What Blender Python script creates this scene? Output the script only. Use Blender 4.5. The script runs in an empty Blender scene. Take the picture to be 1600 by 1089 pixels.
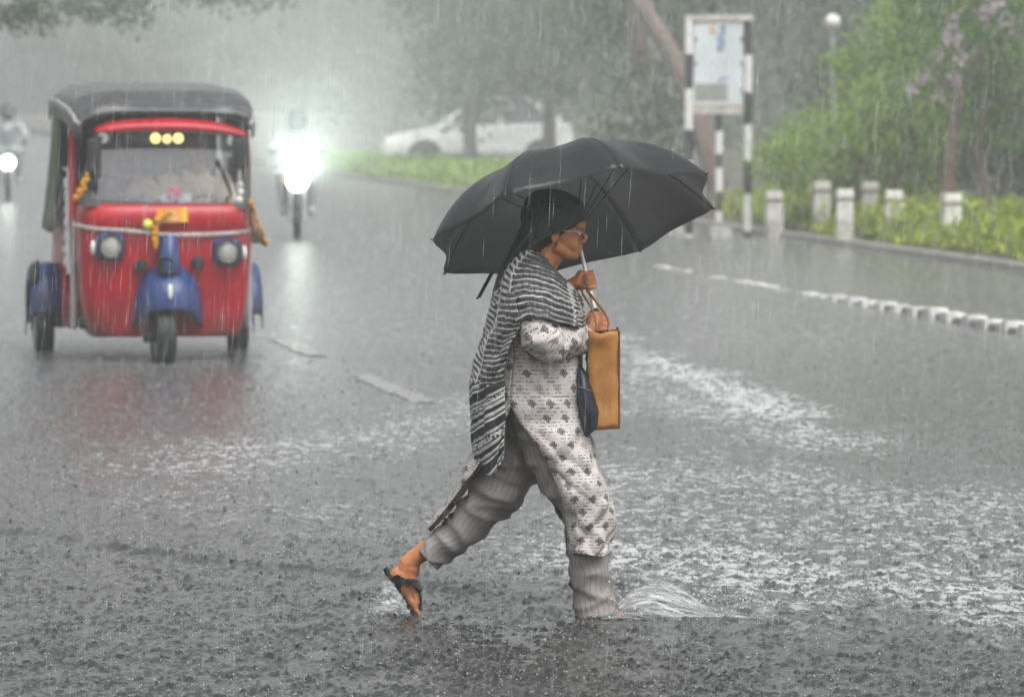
import bpy, bmesh, math, random
import numpy as np
from mathutils import Vector, Matrix

random.seed(7)
RNG = np.random.default_rng(7)
PI = math.pi
rad = math.radians
scene = bpy.context.scene
COL = scene.collection

# ------------------------------------------------------------------ camera
EYE = 1.89                 # camera height above the water
FPX = 8900.0               # focal length in photo pixels (photo 1600 x 1089)
PITCH = math.atan(414.5 / FPX)
cam_d = bpy.data.cameras.new('camera')
cam = bpy.data.objects.new('camera', cam_d)
COL.objects.link(cam)
cam.location = (0, 0, EYE)
cam.rotation_euler = (PI / 2 - PITCH, 0, 0)
cam_d.sensor_width = 36.0
cam_d.lens = FPX / 1600.0 * 36.0
cam_d.clip_start = 0.5
cam_d.clip_end = 2000
cam_d.dof.use_dof = True
cam_d.dof.focus_distance = 20.2
cam_d.dof.aperture_fstop = 6.3
scene.camera = cam

# ------------------------------------------------------------------ overcast sky, weak soft sun
SUN_EL, SUN_AZ = 62.0, 150.0
world = bpy.data.worlds.new('World')
scene.world = world
world.use_nodes = True
wn = world.node_tree.nodes
wl = world.node_tree.links
wn.clear()
w_sky = wn.new('ShaderNodeTexSky')
w_sky.sky_type = 'NISHITA'
w_sky.sun_disc = False
w_sky.sun_elevation = rad(SUN_EL)
w_sky.sun_rotation = rad(SUN_AZ)
w_sky.air_density = 1.0
w_sky.dust_density = 6.0
w_sky.ozone_density = 1.0
w_hsv = wn.new('ShaderNodeHueSaturation')
w_hsv.inputs['Saturation'].default_value = 0.06   # a grey, clouded sky
w_bg = wn.new('ShaderNodeBackground')
w_bg.inputs['Strength'].default_value = 0.11
w_out = wn.new('ShaderNodeOutputWorld')
wl.new(w_sky.outputs[0], w_hsv.inputs['Color'])
wl.new(w_hsv.outputs[0], w_bg.inputs['Color'])
wl.new(w_bg.outputs[0], w_out.inputs['Surface'])

sun_d = bpy.data.lights.new('sun', 'SUN')
sun_d.energy = 0.6
sun_d.angle = rad(50)
sun_d.color = (1.0, 0.97, 0.93)
sun = bpy.data.objects.new('sun', sun_d)
COL.objects.link(sun)
# sun_rotation turns clockwise from +Y seen from above
_sd = Vector((math.sin(rad(SUN_AZ)) * math.cos(rad(SUN_EL)), math.cos(rad(SUN_AZ)) * math.cos(rad(SUN_EL)), math.sin(rad(SUN_EL))))
sun.rotation_euler = _sd.to_track_quat('Z', 'Y').to_euler()
sun.location = (0, 0, 40)

vs = scene.view_settings
vs.view_transform = 'Standard'
vs.look = 'None'
vs.gamma = 1.0
vs.exposure = 1.02
vs.use_curve_mapping = False
scene.render.engine = 'CYCLES'
cy = scene.cycles
cy.use_denoising = True
cy.max_bounces = 8
cy.diffuse_bounces = 2
cy.glossy_bounces = 3
cy.transmission_bounces = 4
cy.transparent_max_bounces = 16
cy.volume_bounces = 1
cy.caustics_reflective = False
cy.caustics_refractive = False

# ------------------------------------------------------------------ helpers
_cp, _sp = math.cos(PITCH), math.sin(PITCH)

def ray(px, py):
    a, b = (px - 800.0) / FPX, -(py - 544.5) / FPX
    return Vector((a, _cp + b * _sp, -_sp + b * _cp))

def G(px, py, z=0.0):                       # photo pixel -> point on the level z
    r = ray(px, py)
    t = (z - EYE) / r.z
    return Vector((r.x * t, r.y * t, z))

def P(px, py, Y):                           # photo pixel -> point at distance Y
    r = ray(px, py)
    t = Y / r.y
    return Vector((r.x * t, Y, EYE + r.z * t))

def tag(o, label=None, cat=None, group=None, kind=None):
    if label: o['label'] = label
    if cat: o['category'] = cat
    if group: o['group'] = group
    if kind: o['kind'] = kind
    return o

def empty(name, loc=(0, 0, 0), rz=0.0, label=None, cat=None, group=None):
    o = bpy.data.objects.new(name, None)
    COL.objects.link(o)
    o.location = loc
    o.rotation_euler = (0, 0, rz)
    o.empty_display_size = 0.1
    return tag(o, label, cat, group)

def copy_tree(o, parent=None):
    c = o.copy()
    COL.objects.link(c)
    c.parent = parent
    for ch in list(o.children):
        copy_tree(ch, c)
    return c

def np_mesh(name, V, F, mats, parent=None, uv=None, smooth=True, attr=None, mi=None):
    """V (n,3); F (m,k) int array or list of such arrays; uv (n,2) per vertex"""
    V = np.asarray(V, dtype=np.float32)
    Fs = F if isinstance(F, list) else [F]
    Fs = [np.atleast_2d(np.asarray(f, dtype=np.int32)) for f in Fs if len(f)]
    me = bpy.data.meshes.new(name)
    me.vertices.add(len(V))
    me.vertices.foreach_set('co', V.ravel())
    loops = np.concatenate([f.ravel() for f in Fs])
    tot = np.concatenate([np.full(len(f), f.shape[1], dtype=np.int32) for f in Fs])
    start = np.concatenate([[0], np.cumsum(tot)[:-1]]).astype(np.int32)
    me.loops.add(len(loops))
    me.loops.foreach_set('vertex_index', loops)
    me.polygons.add(len(tot))
    me.polygons.foreach_set('loop_start', start)
    try:
        me.polygons.foreach_set('loop_total', tot)
    except Exception:
        pass
    me.polygons.foreach_set('use_smooth', np.full(len(tot), bool(smooth)))
    if mi is not None:
        me.polygons.foreach_set('material_index', np.asarray(mi, dtype=np.int32))
    me.update(calc_edges=True)
    if uv is not None:
        l = me.uv_layers.new(name='UVMap')
        l.data.foreach_set('uv', np.asarray(uv, dtype=np.float32)[loops].ravel())
    if attr is not None:
        for k, a in attr.items():
            at = me.attributes.new(k, 'FLOAT', 'POINT')
            at.data.foreach_set('value', np.asarray(a, dtype=np.float32).ravel())
    me.validate()
    for m in (mats if isinstance(mats, (list, tuple)) else [mats]):
        me.materials.append(m)
    o = bpy.data.objects.new(name, me)
    COL.objects.link(o)
    if parent: o.parent = parent
    return o

def grid_faces(nr, nc, closed=False):
    r = np.arange(nr - 1)[:, None]
    c = np.arange(nc if closed else nc - 1)[None, :]
    c2 = (c + 1) % nc
    f = np.stack([r * nc + c, r * nc + c2, (r + 1) * nc + c2, (r + 1) * nc + c], -1)
    return f.reshape(-1, 4)

def grid_obj(name, Pg, mat, parent=None, uv=None, closed=False, solid=0.0, smooth=True, flip=False):
    Pg = np.asarray(Pg, dtype=np.float64)
    nr, nc = Pg.shape[:2]
    f = grid_faces(nr, nc, closed)
    if flip: f = f[:, ::-1]
    o = np_mesh(name, Pg.reshape(-1, 3), f, mat, parent, None if uv is None else np.asarray(uv).reshape(-1, 2), smooth)
    if solid:
        m = o.modifiers.new('thickness', 'SOLIDIFY')
        m.thickness = solid
        m.offset = 0
    return o

class MB:
    """collects shapes into one mesh"""
    def __init__(s):
        s.v, s.f, s.n = [], [], 0
        s.m, s.cur = [], 0
    def add(s, V, F):
        V = [tuple(map(float, v)) for v in V]
        s.v += V
        for f in F:
            s.f.append(tuple(int(i) + s.n for i in f))
            s.m.append(s.cur)
        s.n += len(V)
        return s
    def mat(s, i):
        s.cur = i
        return s
    def box(s, c, d, rot=None, taper=1.0, bev=0.0):
        c = Vector(c)
        hx, hy, hz = d[0] / 2, d[1] / 2, d[2] / 2
        R = rot if rot is not None else Matrix.Identity(3)
        if bev > 0:
            b = min(bev, hx * .9, hy * .9, hz * .9)
            bm = bmesh.new()
            bmesh.ops.create_cube(bm, size=1)
            for v in bm.verts:
                k = taper if v.co.z > 0 else 1
                v.co = Vector((v.co.x * d[0] * k, v.co.y * d[1] * k, v.co.z * d[2]))
            bmesh.ops.bevel(bm, geom=list(bm.edges), offset=b, segments=2, affect='EDGES', profile=0.6)
            bm.verts.index_update()
            V = [c + R @ v.co for v in bm.verts]
            F = [[v.index for v in f.verts] for f in bm.faces]
            bm.free()
            return s.add(V, F)
        V = []
        for z in (-1, 1):
            k = taper if z > 0 else 1
            for x, y in ((-1, -1), (1, -1), (1, 1), (-1, 1)):
                V.append(c + R @ Vector((x * hx * k, y * hy * k, z * hz)))
        return s.add(V, [(3, 2, 1, 0), (4, 5, 6, 7), (0, 1, 5, 4), (1, 2, 6, 5), (2, 3, 7, 6), (3, 0, 4, 7)])
    def tube(s, path, r, n=10, cap=True, r2=None, up=None):
        """swept tube; r per point; r2 optional second radius (along the frame's second axis); up fixes that axis"""
        pts = [Vector(p) for p in path]
        k = len(pts)
        rs = list(r) if hasattr(r, '__len__') else [r] * k
        r2s = rs if r2 is None else (list(r2) if hasattr(r2, '__len__') else [r2] * k)
        V, F = [], []
        prev = None
        for i, p in enumerate(pts):
            t = (pts[min(i + 1, k - 1)] - pts[max(i - 1, 0)])
            t = t.normalized() if t.length > 1e-9 else Vector((0, 0, 1))
            if up is not None:
                b = Vector(up) - t * t.dot(Vector(up))
                b.normalize()
            elif prev is None:
                h = Vector((0, 0, 1)) if abs(t.z) < .9 else Vector((1, 0, 0))
                b = (h - t * t.dot(h)).normalized()
            else:
                b = (prev - t * t.dot(prev)).normalized()
            prev = b
            a = b.cross(t)
            for j in range(n):
                w = 2 * PI * j / n
                V.append(p + a * (rs[i] * math.cos(w)) + b * (r2s[i] * math.sin(w)))
        for i in range(k - 1):
            for j in range(n):
                j2 = (j + 1) % n
                F.append((i * n + j, i * n + j2, (i + 1) * n + j2, (i + 1) * n + j))
        if cap:
            F.append(tuple(range(n))[::-1])
            F.append(tuple((k - 1) * n + j for j in range(n)))
        return s.add(V, F)
    def cyl(s, a, b, r, n=14, r1=None):
        return s.tube([a, b], [r, r if r1 is None else r1], n)
    def ell(s, c, r, nu=16, nv=10, rot=None):
        c = Vector(c)
        if not hasattr(r, '__len__'): r = (r, r, r)
        V = [c + Vector((0, 0, -r[2]))] if rot is None else [c + rot @ Vector((0, 0, -r[2]))]
        for i in range(1, nv):
            t = -PI / 2 + PI * i / nv
            for j in range(nu):
                w = 2 * PI * j / nu
                q = Vector((r[0] * math.cos(t) * math.cos(w), r[1] * math.cos(t) * math.sin(w), r[2] * math.sin(t)))
                V.append(c + (q if rot is None else rot @ q))
        q = Vector((0, 0, r[2]))
        V.append(c + (q if rot is None else rot @ q))
        F = []
        for j in range(nu):
            F.append((0, 1 + (j + 1) % nu, 1 + j))
        for i in range(nv - 2):
            for j in range(nu):
                a = 1 + i * nu
                F.append((a + j, a + (j + 1) % nu, a + nu + (j + 1) % nu, a + nu + j))
        l = len(V) - 1
        a = 1 + (nv - 2) * nu
        for j in range(nu):
            F.append((a + j, a + (j + 1) % nu, l))
        return s.add(V, F)
    def lathe(s, c, prof, n=20, axis=(0, 0, 1)):
        """profile of (radius, height) about the axis through c"""
        ax = Vector(axis).normalized()
        h = Vector((1, 0, 0)) if abs(ax.x) < .9 else Vector((0, 0, 1))
        a = (h - ax * ax.dot(h)).normalized()
        b = ax.cross(a)
        c = Vector(c)
        V, F = [], []
        for (r, z) in prof:
            for j in range(n):
                w = 2 * PI * j / n
                V.append(c + ax * z + (a * math.cos(w) + b * math.sin(w)) * max(r, 1e-4))
        for i in range(len(prof) - 1):
            for j in range(n):
                j2 = (j + 1) % n
                F.append((i * n + j, i * n + j2, (i + 1) * n + j2, (i + 1) * n + j))
        return s.add(V, F)
    def prism(s, pts, ext):
        """polygon of 3-D points extruded by the vector ext"""
        k = len(pts)
        e = Vector(ext)
        V = [Vector(p) for p in pts] + [Vector(p) + e for p in pts]
        F = [tuple(range(k))[::-1], tuple(range(k, 2 * k))]
        for i in range(k):
            j = (i + 1) % k
            F.append((i, j, k + j, k + i))
        return s.add(V, F)
    def build(s, name, mats, parent=None, smooth=True, auto=True):
        me = bpy.data.meshes.new(name)
        me.from_pydata(s.v, [], s.f)
        for m in (mats if isinstance(mats, (list, tuple)) else [mats]):
            me.materials.append(m)
        me.polygons.foreach_set('material_index', s.m)
        bm = bmesh.new()
        bm.from_mesh(me)
        bmesh.ops.recalc_face_normals(bm, faces=list(bm.faces))
        if smooth and auto:
            for e in bm.edges:
                if len(e.link_faces) == 2:
                    e.smooth = e.calc_face_angle(0) < rad(38)
        bm.to_mesh(me)
        bm.free()
        me.polygons.foreach_set('use_smooth', [bool(smooth)] * len(me.polygons))
        me.update()
        o = bpy.data.objects.new(name, me)
        COL.objects.link(o)
        if parent: o.parent = parent
        return o

def cr(pts, m):
    """Catmull-Rom resampling of control points (k,d) to m rows"""
    pts = np.asarray(pts, dtype=np.float64)
    k = len(pts)
    if k == 1: return np.repeat(pts, m, 0)
    e = np.concatenate([(2 * pts[0] - pts[1])[None], pts, (2 * pts[-1] - pts[-2])[None]])
    t = np.linspace(0, k - 1, m)
    i = np.minimum(t.astype(int), k - 2)
    u = (t - i).reshape((-1,) + (1,) * (pts.ndim - 1))
    p0, p1, p2, p3 = e[i], e[i + 1], e[i + 2], e[i + 3]
    return 0.5 * (2 * p1 + (p2 - p0) * u + (2 * p0 - 5 * p1 + 4 * p2 - p3) * u ** 2 + (3 * p1 - p0 - 3 * p2 + p3) * u ** 3)

def vnoise(x, y, seed=0):
    """smooth value noise -1..1"""
    x = np.asarray(x, dtype=np.float64)
    y = np.asarray(y, dtype=np.float64)
    T = np.random.default_rng(1000 + seed).uniform(-1, 1, (256, 256))
    xi, yi = np.floor(x).astype(int), np.floor(y).astype(int)
    u, v = x - xi, y - yi
    u = u * u * (3 - 2 * u)
    v = v * v * (3 - 2 * v)
    a, b = T[xi % 256, yi % 256], T[(xi + 1) % 256, yi % 256]
    c, d = T[xi % 256, (yi + 1) % 256], T[(xi + 1) % 256, (yi + 1) % 256]
    return (a * (1 - u) + b * u) * (1 - v) + (c * (1 - u) + d * u) * v

def grid_normals(Pg):
    du = np.gradient(Pg, axis=1)
    dv = np.gradient(Pg, axis=0)
    n = np.cross(du, dv)
    return n / (np.linalg.norm(n, axis=-1, keepdims=True) + 1e-12)

# ------------------------------------------------------------------ materials
class NB:
    """small node builder"""
    def __init__(s, name):
        s.m = bpy.data.materials.new(name)
        s.m.use_nodes = True
        s.nt = s.m.node_tree
        s.nt.nodes.clear()
        s.out = s.nt.nodes.new('ShaderNodeOutputMaterial')
    def n(s, t, **kw):
        x = s.nt.nodes.new('ShaderNode' + t)
        for k, v in kw.items(): setattr(x, k, v)
        return x
    def set(s, sock, v):
        if isinstance(v, bpy.types.NodeSocket): s.nt.links.new(v, sock)
        elif isinstance(v, (tuple, list)) and sock.type == 'RGBA' and len(v) == 3: sock.default_value = (*v, 1)
        else: sock.default_value = v
    def math(s, op, a, b=0.0, c=0.0, clamp=False):
        x = s.n('Math', operation=op, use_clamp=clamp)
        s.set(x.inputs[0], a)
        s.set(x.inputs[1], b)
        if len(x.inputs) > 2: s.set(x.inputs[2], c)
        return x.outputs[0]
    def add(s, a, b): return s.math('ADD', a, b)
    def sub(s, a, b): return s.math('SUBTRACT', a, b)
    def mul(s, a, b): return s.math('MULTIPLY', a, b)
    def lt(s, a, b): return s.math('LESS_THAN', a, b)
    def gt(s, a, b): return s.math('GREATER_THAN', a, b)
    def fr(s, a): return s.math('FRACT', a)
    def uv(s):
        x = s.n('SeparateXYZ')
        s.set(x.inputs[0], s.n('TexCoord').outputs['UV'])
        return x.outputs[0], x.outputs[1]
    def obj(s, scale=None):
        o = s.n('TexCoord').outputs['Object']
        if scale is None: return o
        mp = s.n('Mapping')
        s.set(mp.inputs['Vector'], o)
        mp.inputs['Scale'].default_value = scale
        return mp.outputs[0]
    def xyz(s, a, b, c=0.0):
        x = s.n('CombineXYZ')
        for i, v in enumerate((a, b, c)): s.set(x.inputs[i], v)
        return x.outputs[0]
    def noise(s, vec=None, scale=5.0, detail=4.0, rough=0.55, dist=0.0):
        x = s.n('TexNoise')
        if vec is not None: s.set(x.inputs['Vector'], vec)
        x.inputs['Scale'].default_value = scale
        x.inputs['Detail'].default_value = detail
        x.inputs['Roughness'].default_value = rough
        x.inputs['Distortion'].default_value = dist
        return x.outputs['Fac']
    def ramp(s, f, stops, interp='LINEAR'):
        x = s.n('ValToRGB')
        s.set(x.inputs[0], f)
        x.color_ramp.interpolation = interp
        el = x.color_ramp.elements
        while len(el) < len(stops): el.new(0.5)
        for e, (p, c) in zip(el, stops):
            e.position = p
            e.color = (c, c, c, 1) if not hasattr(c, '__len__') else (*c, 1)
        return x.outputs[0]
    def mix(s, f, a, b, blend='MIX'):
        x = s.n('Mix', data_type='RGBA', blend_type=blend)
        s.set(x.inputs[0], f)
        s.set(x.inputs[6], a)
        s.set(x.inputs[7], b)
        return x.outputs[2]
    def bump(s, h, dist=0.01, strength=1.0):
        x = s.n('Bump')
        s.set(x.inputs['Height'], h)
        x.inputs['Distance'].default_value = dist
        x.inputs['Strength'].default_value = strength
        return x.outputs[0]
    def pbr(s, col, rough=0.5, metal=0.0, normal=None, spec=0.5, coat=0.0, coat_r=0.1, sheen=0.0, ior=1.45, sss=0.0, alpha=None, emit=None, emit_s=0.0, trans=0.0):
        p = s.n('BsdfPrincipled')
        s.set(p.inputs['Base Color'], col)
        s.set(p.inputs['Roughness'], rough)
        s.set(p.inputs['Metallic'], metal)
        s.set(p.inputs['IOR'], ior)
        s.set(p.inputs['Specular IOR Level'], spec)
        s.set(p.inputs['Coat Weight'], coat)
        s.set(p.inputs['Coat Roughness'], coat_r)
        s.set(p.inputs['Sheen Weight'], sheen)
        s.set(p.inputs['Transmission Weight'], trans)
        if sss:
            p.inputs['Subsurface Weight'].default_value = sss
            p.inputs['Subsurface Radius'].default_value = (0.012, 0.005, 0.003)
            p.inputs['Subsurface Scale'].default_value = 1.0
        if normal is not None: s.set(p.inputs['Normal'], normal)
        if alpha is not None: s.set(p.inputs['Alpha'], alpha)
        if emit is not None:
            s.set(p.inputs['Emission Color'], emit)
            s.set(p.inputs['Emission Strength'], emit_s)
        return p.outputs[0]
    def done(s, surf=None, vol=None):
        if surf is not None: s.set(s.out.inputs['Surface'], surf)
        if vol is not None: s.set(s.out.inputs['Volume'], vol)
        return s.m

def simple(name, col, rough=0.5, metal=0.0, var=0.12, nscale=12.0, bump=0.0, coat=0.0, spec=0.5, sheen=0.0):
    """plain procedural material: colour broken up by noise, a little uneven gloss"""
    b = NB(name)
    f = b.noise(b.obj(), nscale, 5, 0.6)
    d = tuple(max(0, c * (1 - var * 1.6)) for c in col)
    l = tuple(min(1, c * (1 + var * 1.2)) for c in col)
    c = b.ramp(f, [(0.3, d), (0.7, l)])
    r = b.math('MULTIPLY_ADD', f, 0.25, rough - 0.12, clamp=True)
    nrm = b.bump(b.noise(b.obj(), nscale * 4, 4), bump) if bump else None
    return b.done(b.pbr(c, r, metal, nrm, spec, coat, sheen=sheen))

def emitter(name, col, s):
    b = NB(name)
    e = b.n('Emission')
    b.set(e.inputs[0], col)
    b.set(e.inputs[1], s)
    return b.done(e.outputs[0])

# ================================================================== the air: rain haze
def haze_box():
    b = NB('rain_haze')
    v = b.n('VolumePrincipled')
    v.inputs['Color'].default_value = (0.90, 0.925, 0.915, 1)
    v.inputs['Density'].default_value = HAZE_DENSITY
    v.inputs['Anisotropy'].default_value = 0.5
    m = b.done(None, v.outputs[0])
    mb = MB()
    x0, x1, y0, y1, z0, z1 = -130, 130, -25, 345, -1.3, 13.0
    mb.box(((x0 + x1) / 2, (y0 + y1) / 2, (z0 + z1) / 2), (x1 - x0, y1 - y0, z1 - z0))
    o = mb.build('haze', m, smooth=False)
    tag(o, 'pale grey rain haze hanging over the whole road', None, None, 'stuff')
HAZE_DENSITY = 0.0029
haze_box()

# road direction: s runs along the road away from the camera, t to the right of it
RA = math.atan(1300 / FPX)
DS = np.array([-math.sin(RA), math.cos(RA)])
DT = np.array([math.cos(RA), math.sin(RA)])
def ST(t, s, z=0.0):
    q = DT * t + DS * s
    return Vector((q[0], q[1], z))
def st_of(p):
    return p.x * DT[0] + p.y * DT[1], p.x * DS[0] + p.y * DS[1]

# ------------------------------------------------------------------ ground sheets
M_earth = simple('wet_earth', (0.085, 0.075, 0.055), 0.6, var=0.4, nscale=1.5, bump=0.02)
b = NB('wet_asphalt')
f = b.noise(b.obj(), 60, 4)
f2 = b.noise(b.obj(), 0.7, 4)
c = b.ramp(f, [(0.3, (0.035, 0.036, 0.037)), (0.7, (0.065, 0.066, 0.066))])
M_asphalt = b.done(b.pbr(c, b.math('MULTIPLY_ADD', f2, 0.3, 0.1), normal=b.bump(f, 0.004)))

np_mesh('terrain', [(-128, -23, -.09), (128, -23, -.09), (128, 343, -.09), (-128, 343, -.09)], [[0, 1, 2, 3]], M_earth, smooth=False)['kind'] = 'structure'
q = [ST(-6, -20, -.05), ST(13.2, -20, -.05), ST(13.2, 340, -.05), ST(-6, 340, -.05)]
np_mesh('road', q, [[0, 1, 2, 3]], M_asphalt, smooth=False)['kind'] = 'structure'

# ------------------------------------------------------------------ flood water: rain rings and chop, real displacement
TS, TN = 6.4, 960
def ripple_tile():
    r = np.random.default_rng(3)
    T = np.zeros((TN, TN))
    px = TS / TN
    n = 7600
    for i in range(n):
        cx, cyy = r.uniform(0, TN, 2)
        age = r.uniform(0, 1) ** 1.3
        r0 = 0.008 + 0.085 * age
        amp = 0.0072 * (1 - age) ** 1.4 + 0.0006
        wdt = 0.012 + 0.018 * age
        lam = 0.034
        half = int((r0 + 2.2 * wdt) / px) + 1
        ix = np.arange(int(cx) - half, int(cx) + half + 1)
        iy = np.arange(int(cyy) - half, int(cyy) + half + 1)
        d = np.hypot((ix[:, None] - cx), (iy[None, :] - cyy)) * px
        h = amp * np.cos(2 * PI * (d - r0) / lam) * np.exp(-((d - r0) / wdt) ** 2)
        T[np.ix_(ix % TN, iy % TN)] += h
    return T
RT = ripple_tile()
def bil(T, x, y):
    x = np.mod(x / TS * TN, TN)
    y = np.mod(y / TS * TN, TN)
    xi, yi = np.floor(x).astype(int) % TN, np.floor(y).astype(int) % TN
    u, v = x - np.floor(x), y - np.floor(y)
    return (T[xi, yi] * (1 - u) + T[(xi + 1) % TN, yi] * u) * (1 - v) + (T[xi, (yi + 1) % TN] * (1 - u) + T[(xi + 1) % TN, (yi + 1) % TN] * u) * v

FRONT = np.array([list(G(*p))[:2] for p in [(-420, 795), (-200, 812), (0, 830), (110, 842), (180, 853), (260, 868), (350, 879), (430, 887), (520, 893), (620, 905), (740, 925)]])
FOAM = [  # polylines of churned, aerated water, with half width (m) and strength
    ([(930, 520), (1000, 555), (1080, 585), (1160, 620), (1250, 672)], 0.34, .95),
    ([(985, 590), (1060, 625), (1150, 655), (1290, 690)], 0.5, 0.7),
    ([(760, 640), (640, 665), (520, 690), (400, 708), (300, 722)], 0.6, 0.62),
    ([(1000, 745), (1200, 760), (1420, 790), (1650, 800)], 0.8, 0.62),
    ([(960, 860), (1150, 885), (1380, 915), (1650, 945)], 0.55, 0.75),
    ([(300, 770), (480, 800), (640, 815), (800, 830)], 0.5, 0.4),
    ([(980, 805), (1250, 830), (1650, 850)], 0.7, 0.6),
]
def seg_dist(x, y, L, ky=1.0):
    d = np.full(x.shape, 1e9)
    for (x0, y0), (x1, y1) in zip(L[:-1], L[1:]):
        ax, ay = x1 - x0, (y1 - y0) * ky
        tt = np.clip(((x - x0) * ax + (y - y0) * ky * ay) / (ax * ax + ay * ay + 1e-9), 0, 1)
        d = np.minimum(d, np.hypot(x - x0 - tt * ax, (y - y0) * ky - tt * ay))
    return d
def water_h(x, y):
    h = 1.35 * bil(RT, x, y) + 0.8 * bil(RT, y * 1.13 + 2.2, x * 1.13 - 1.7)
    h = h + 0.0030 * vnoise(x * 5.2, y * 3.1, 1) + 0.0024 * vnoise(x * 12, y * 8, 2) + 0.003 * vnoise(x * 1.4 + 9, y * 0.9, 3)
    near = np.clip((30 - y) / 8, 0, 1)
    d = seg_dist(x, y, FRONT)
    jag = 0.04 * vnoise(x * 6, y * 6, 5)
    h = h + 0.030 * near * np.exp(-((d + jag) / 0.06) ** 2) * (0.8 + 0.5 * vnoise(x * 3, y * 3, 6))
    return h * np.clip(1.2 - (y - 18) / 30, 0.35, 1)
def foam_at(x, y):
    a = np.zeros(x.shape)
    for pts, w, st in FOAM:
        L = np.array([list(G(*p))[:2] for p in pts])
        d = seg_dist(x, y, L, 0.30) + 0.16 * vnoise(x * 2.2 + 3, y * 0.7, 9) + 0.09 * vnoise(x * 6, y * 2, 10)
        a = np.maximum(a, st * np.exp(-(d / w) ** 2))
    return a
ys = [14.5]
while ys[-1] < 190:
    ys.append(ys[-1] + 0.0125 * (ys[-1] / 17.0) ** 2.6)
ys = np.array(ys)
nx = 560
xs = np.linspace(-1, 1, nx)
WX = xs[None, :] * (0.107 * ys[:, None] + 0.6)
WX = np.where(True, WX, WX)
WY = np.repeat(ys[:, None], nx, 1)
WZ = water_h(WX, WY)
edge = np.clip((1 - np.abs(xs)[None, :]) / 0.03, 0, 1)
WZ = WZ * edge - 0.0 * (1 - edge)
foam = foam_at(WX, WY)
spray = np.clip((WY - 22) / 20, 0, 1)   # merged splashes and the far road's misty brightness, put into the water colour
b = NB('flood_water')
at = b.n('Attribute', attribute_name='foam').outputs['Fac']
pos = b.n('TexCoord').outputs['Object']
st1 = b.n('Mapping'); b.set(st1.inputs['Vector'], pos); st1.inputs['Scale'].default_value = (16, 5.5, 10)
fn = b.noise(st1.outputs[0], 1.0, 6, 0.7, 0.8)
big = b.noise(pos, 0.5, 3)
fm = b.math('MULTIPLY', b.ramp(b.math('ADD', fn, b.mul(at, 0.13)), [(0.535, 0.0), (0.68, 1.0)]), b.math('MULTIPLY_ADD', at, 0.95, 0.10, clamp=True), clamp=True)
spk = b.noise(pos, 55, 3, 0.6)
spkm = b.mul(b.ramp(spk, [(0.66, 0.0), (0.74, 1.0)]), 0.35)
spr = b.n('Attribute', attribute_name='spray').outputs['Fac']
spn = b.noise(st1.outputs[0], 0.6, 5, 0.7)
mask = b.math('MAXIMUM', b.math('MAXIMUM', fm, spkm), b.mul(spr, b.ramp(spn, [(0.3, 0.04), (0.7, 0.42)])))  # last term lightens far water in place of mist and sky reflection
murk = b.ramp(b.noise(pos, 2.4, 4), [(0.3, (0.016, 0.0165, 0.0165)), (0.7, (0.034, 0.035, 0.034))])
col = b.mix(mask, murk, (0.54, 0.55, 0.55))
rgh = b.math('MULTIPLY_ADD', mask, 0.5, b.math('MULTIPLY_ADD', big, 0.06, 0.02))
m1 = b.n('Mapping'); b.set(m1.inputs['Vector'], pos); m1.inputs['Scale'].default_value = (80, 52, 80)
nrm = b.bump(b.noise(m1.outputs[0], 1.0, 5, 0.62), 0.0035, 1.0)
M_water = b.done(b.pbr(col, rgh, normal=nrm, ior=1.34))
wo = np_mesh('flood_water', np.stack([WX, WY, WZ], -1).reshape(-1, 3), grid_faces(len(ys), nx), M_water, attr={'foam': foam, 'spray': spray})
wo['kind'] = 'structure'

# plain water around it, a little lower, so that the flood runs on beyond the fine sheet
b = NB('still_flood')
pos = b.n('TexCoord').outputs['Object']
m1 = b.n('Mapping'); b.set(m1.inputs['Vector'], pos); m1.inputs['Scale'].default_value = (9, 7, 9)
M_still = b.done(b.pbr((0.08, 0.082, 0.08), 0.12, normal=b.bump(b.noise(m1.outputs[0], 1.0, 6, 0.65), 0.03), ior=1.34))
q = [ST(-6, -19, -.024), ST(13.2, -19, -.024), ST(13.2, 338, -.024), ST(-6, 338, -.024)]
np_mesh('shallow_water', q, [[0, 1, 2, 3]], M_still, smooth=False)['kind'] = 'structure'

# ------------------------------------------------------------------ worn lane dashes under the running water
b = NB('worn_lane_paint')
f = b.noise(b.obj(), 9, 5, 0.7)
c = b.ramp(f, [(0.35, (0.12, 0.12, 0.12)), (0.65, (0.36, 0.36, 0.355))])
M_lane = b.done(b.pbr(c, 0.12, normal=b.bump(b.noise(b.obj(), 30, 4), 0.01), ior=1.34))
def dash(s0, s1, t=4.36, w=0.15):
    n, k = int((s1 - s0) / 0.05) + 2, 6
    ss = np.linspace(s0, s1, n)[:, None]
    wob = 0.02 * vnoise(ss * 4, ss * 0, 8)
    tt = t + (np.linspace(-w / 2, w / 2, k)[None, :]) + wob
    X = DT[0] * tt + DS[0] * ss
    Y = DT[1] * tt + DS[1] * ss
    Z = water_h(X, Y) + 0.005
    o = grid_obj('lane_marking', np.stack([X, Y, Z], -1), M_lane)
    o['kind'] = 'structure'
for s0, s1 in ((33.4, 36.6), (39.2, 42.2), (45.0, 47.6)):
    dash(s0, s1)

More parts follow.
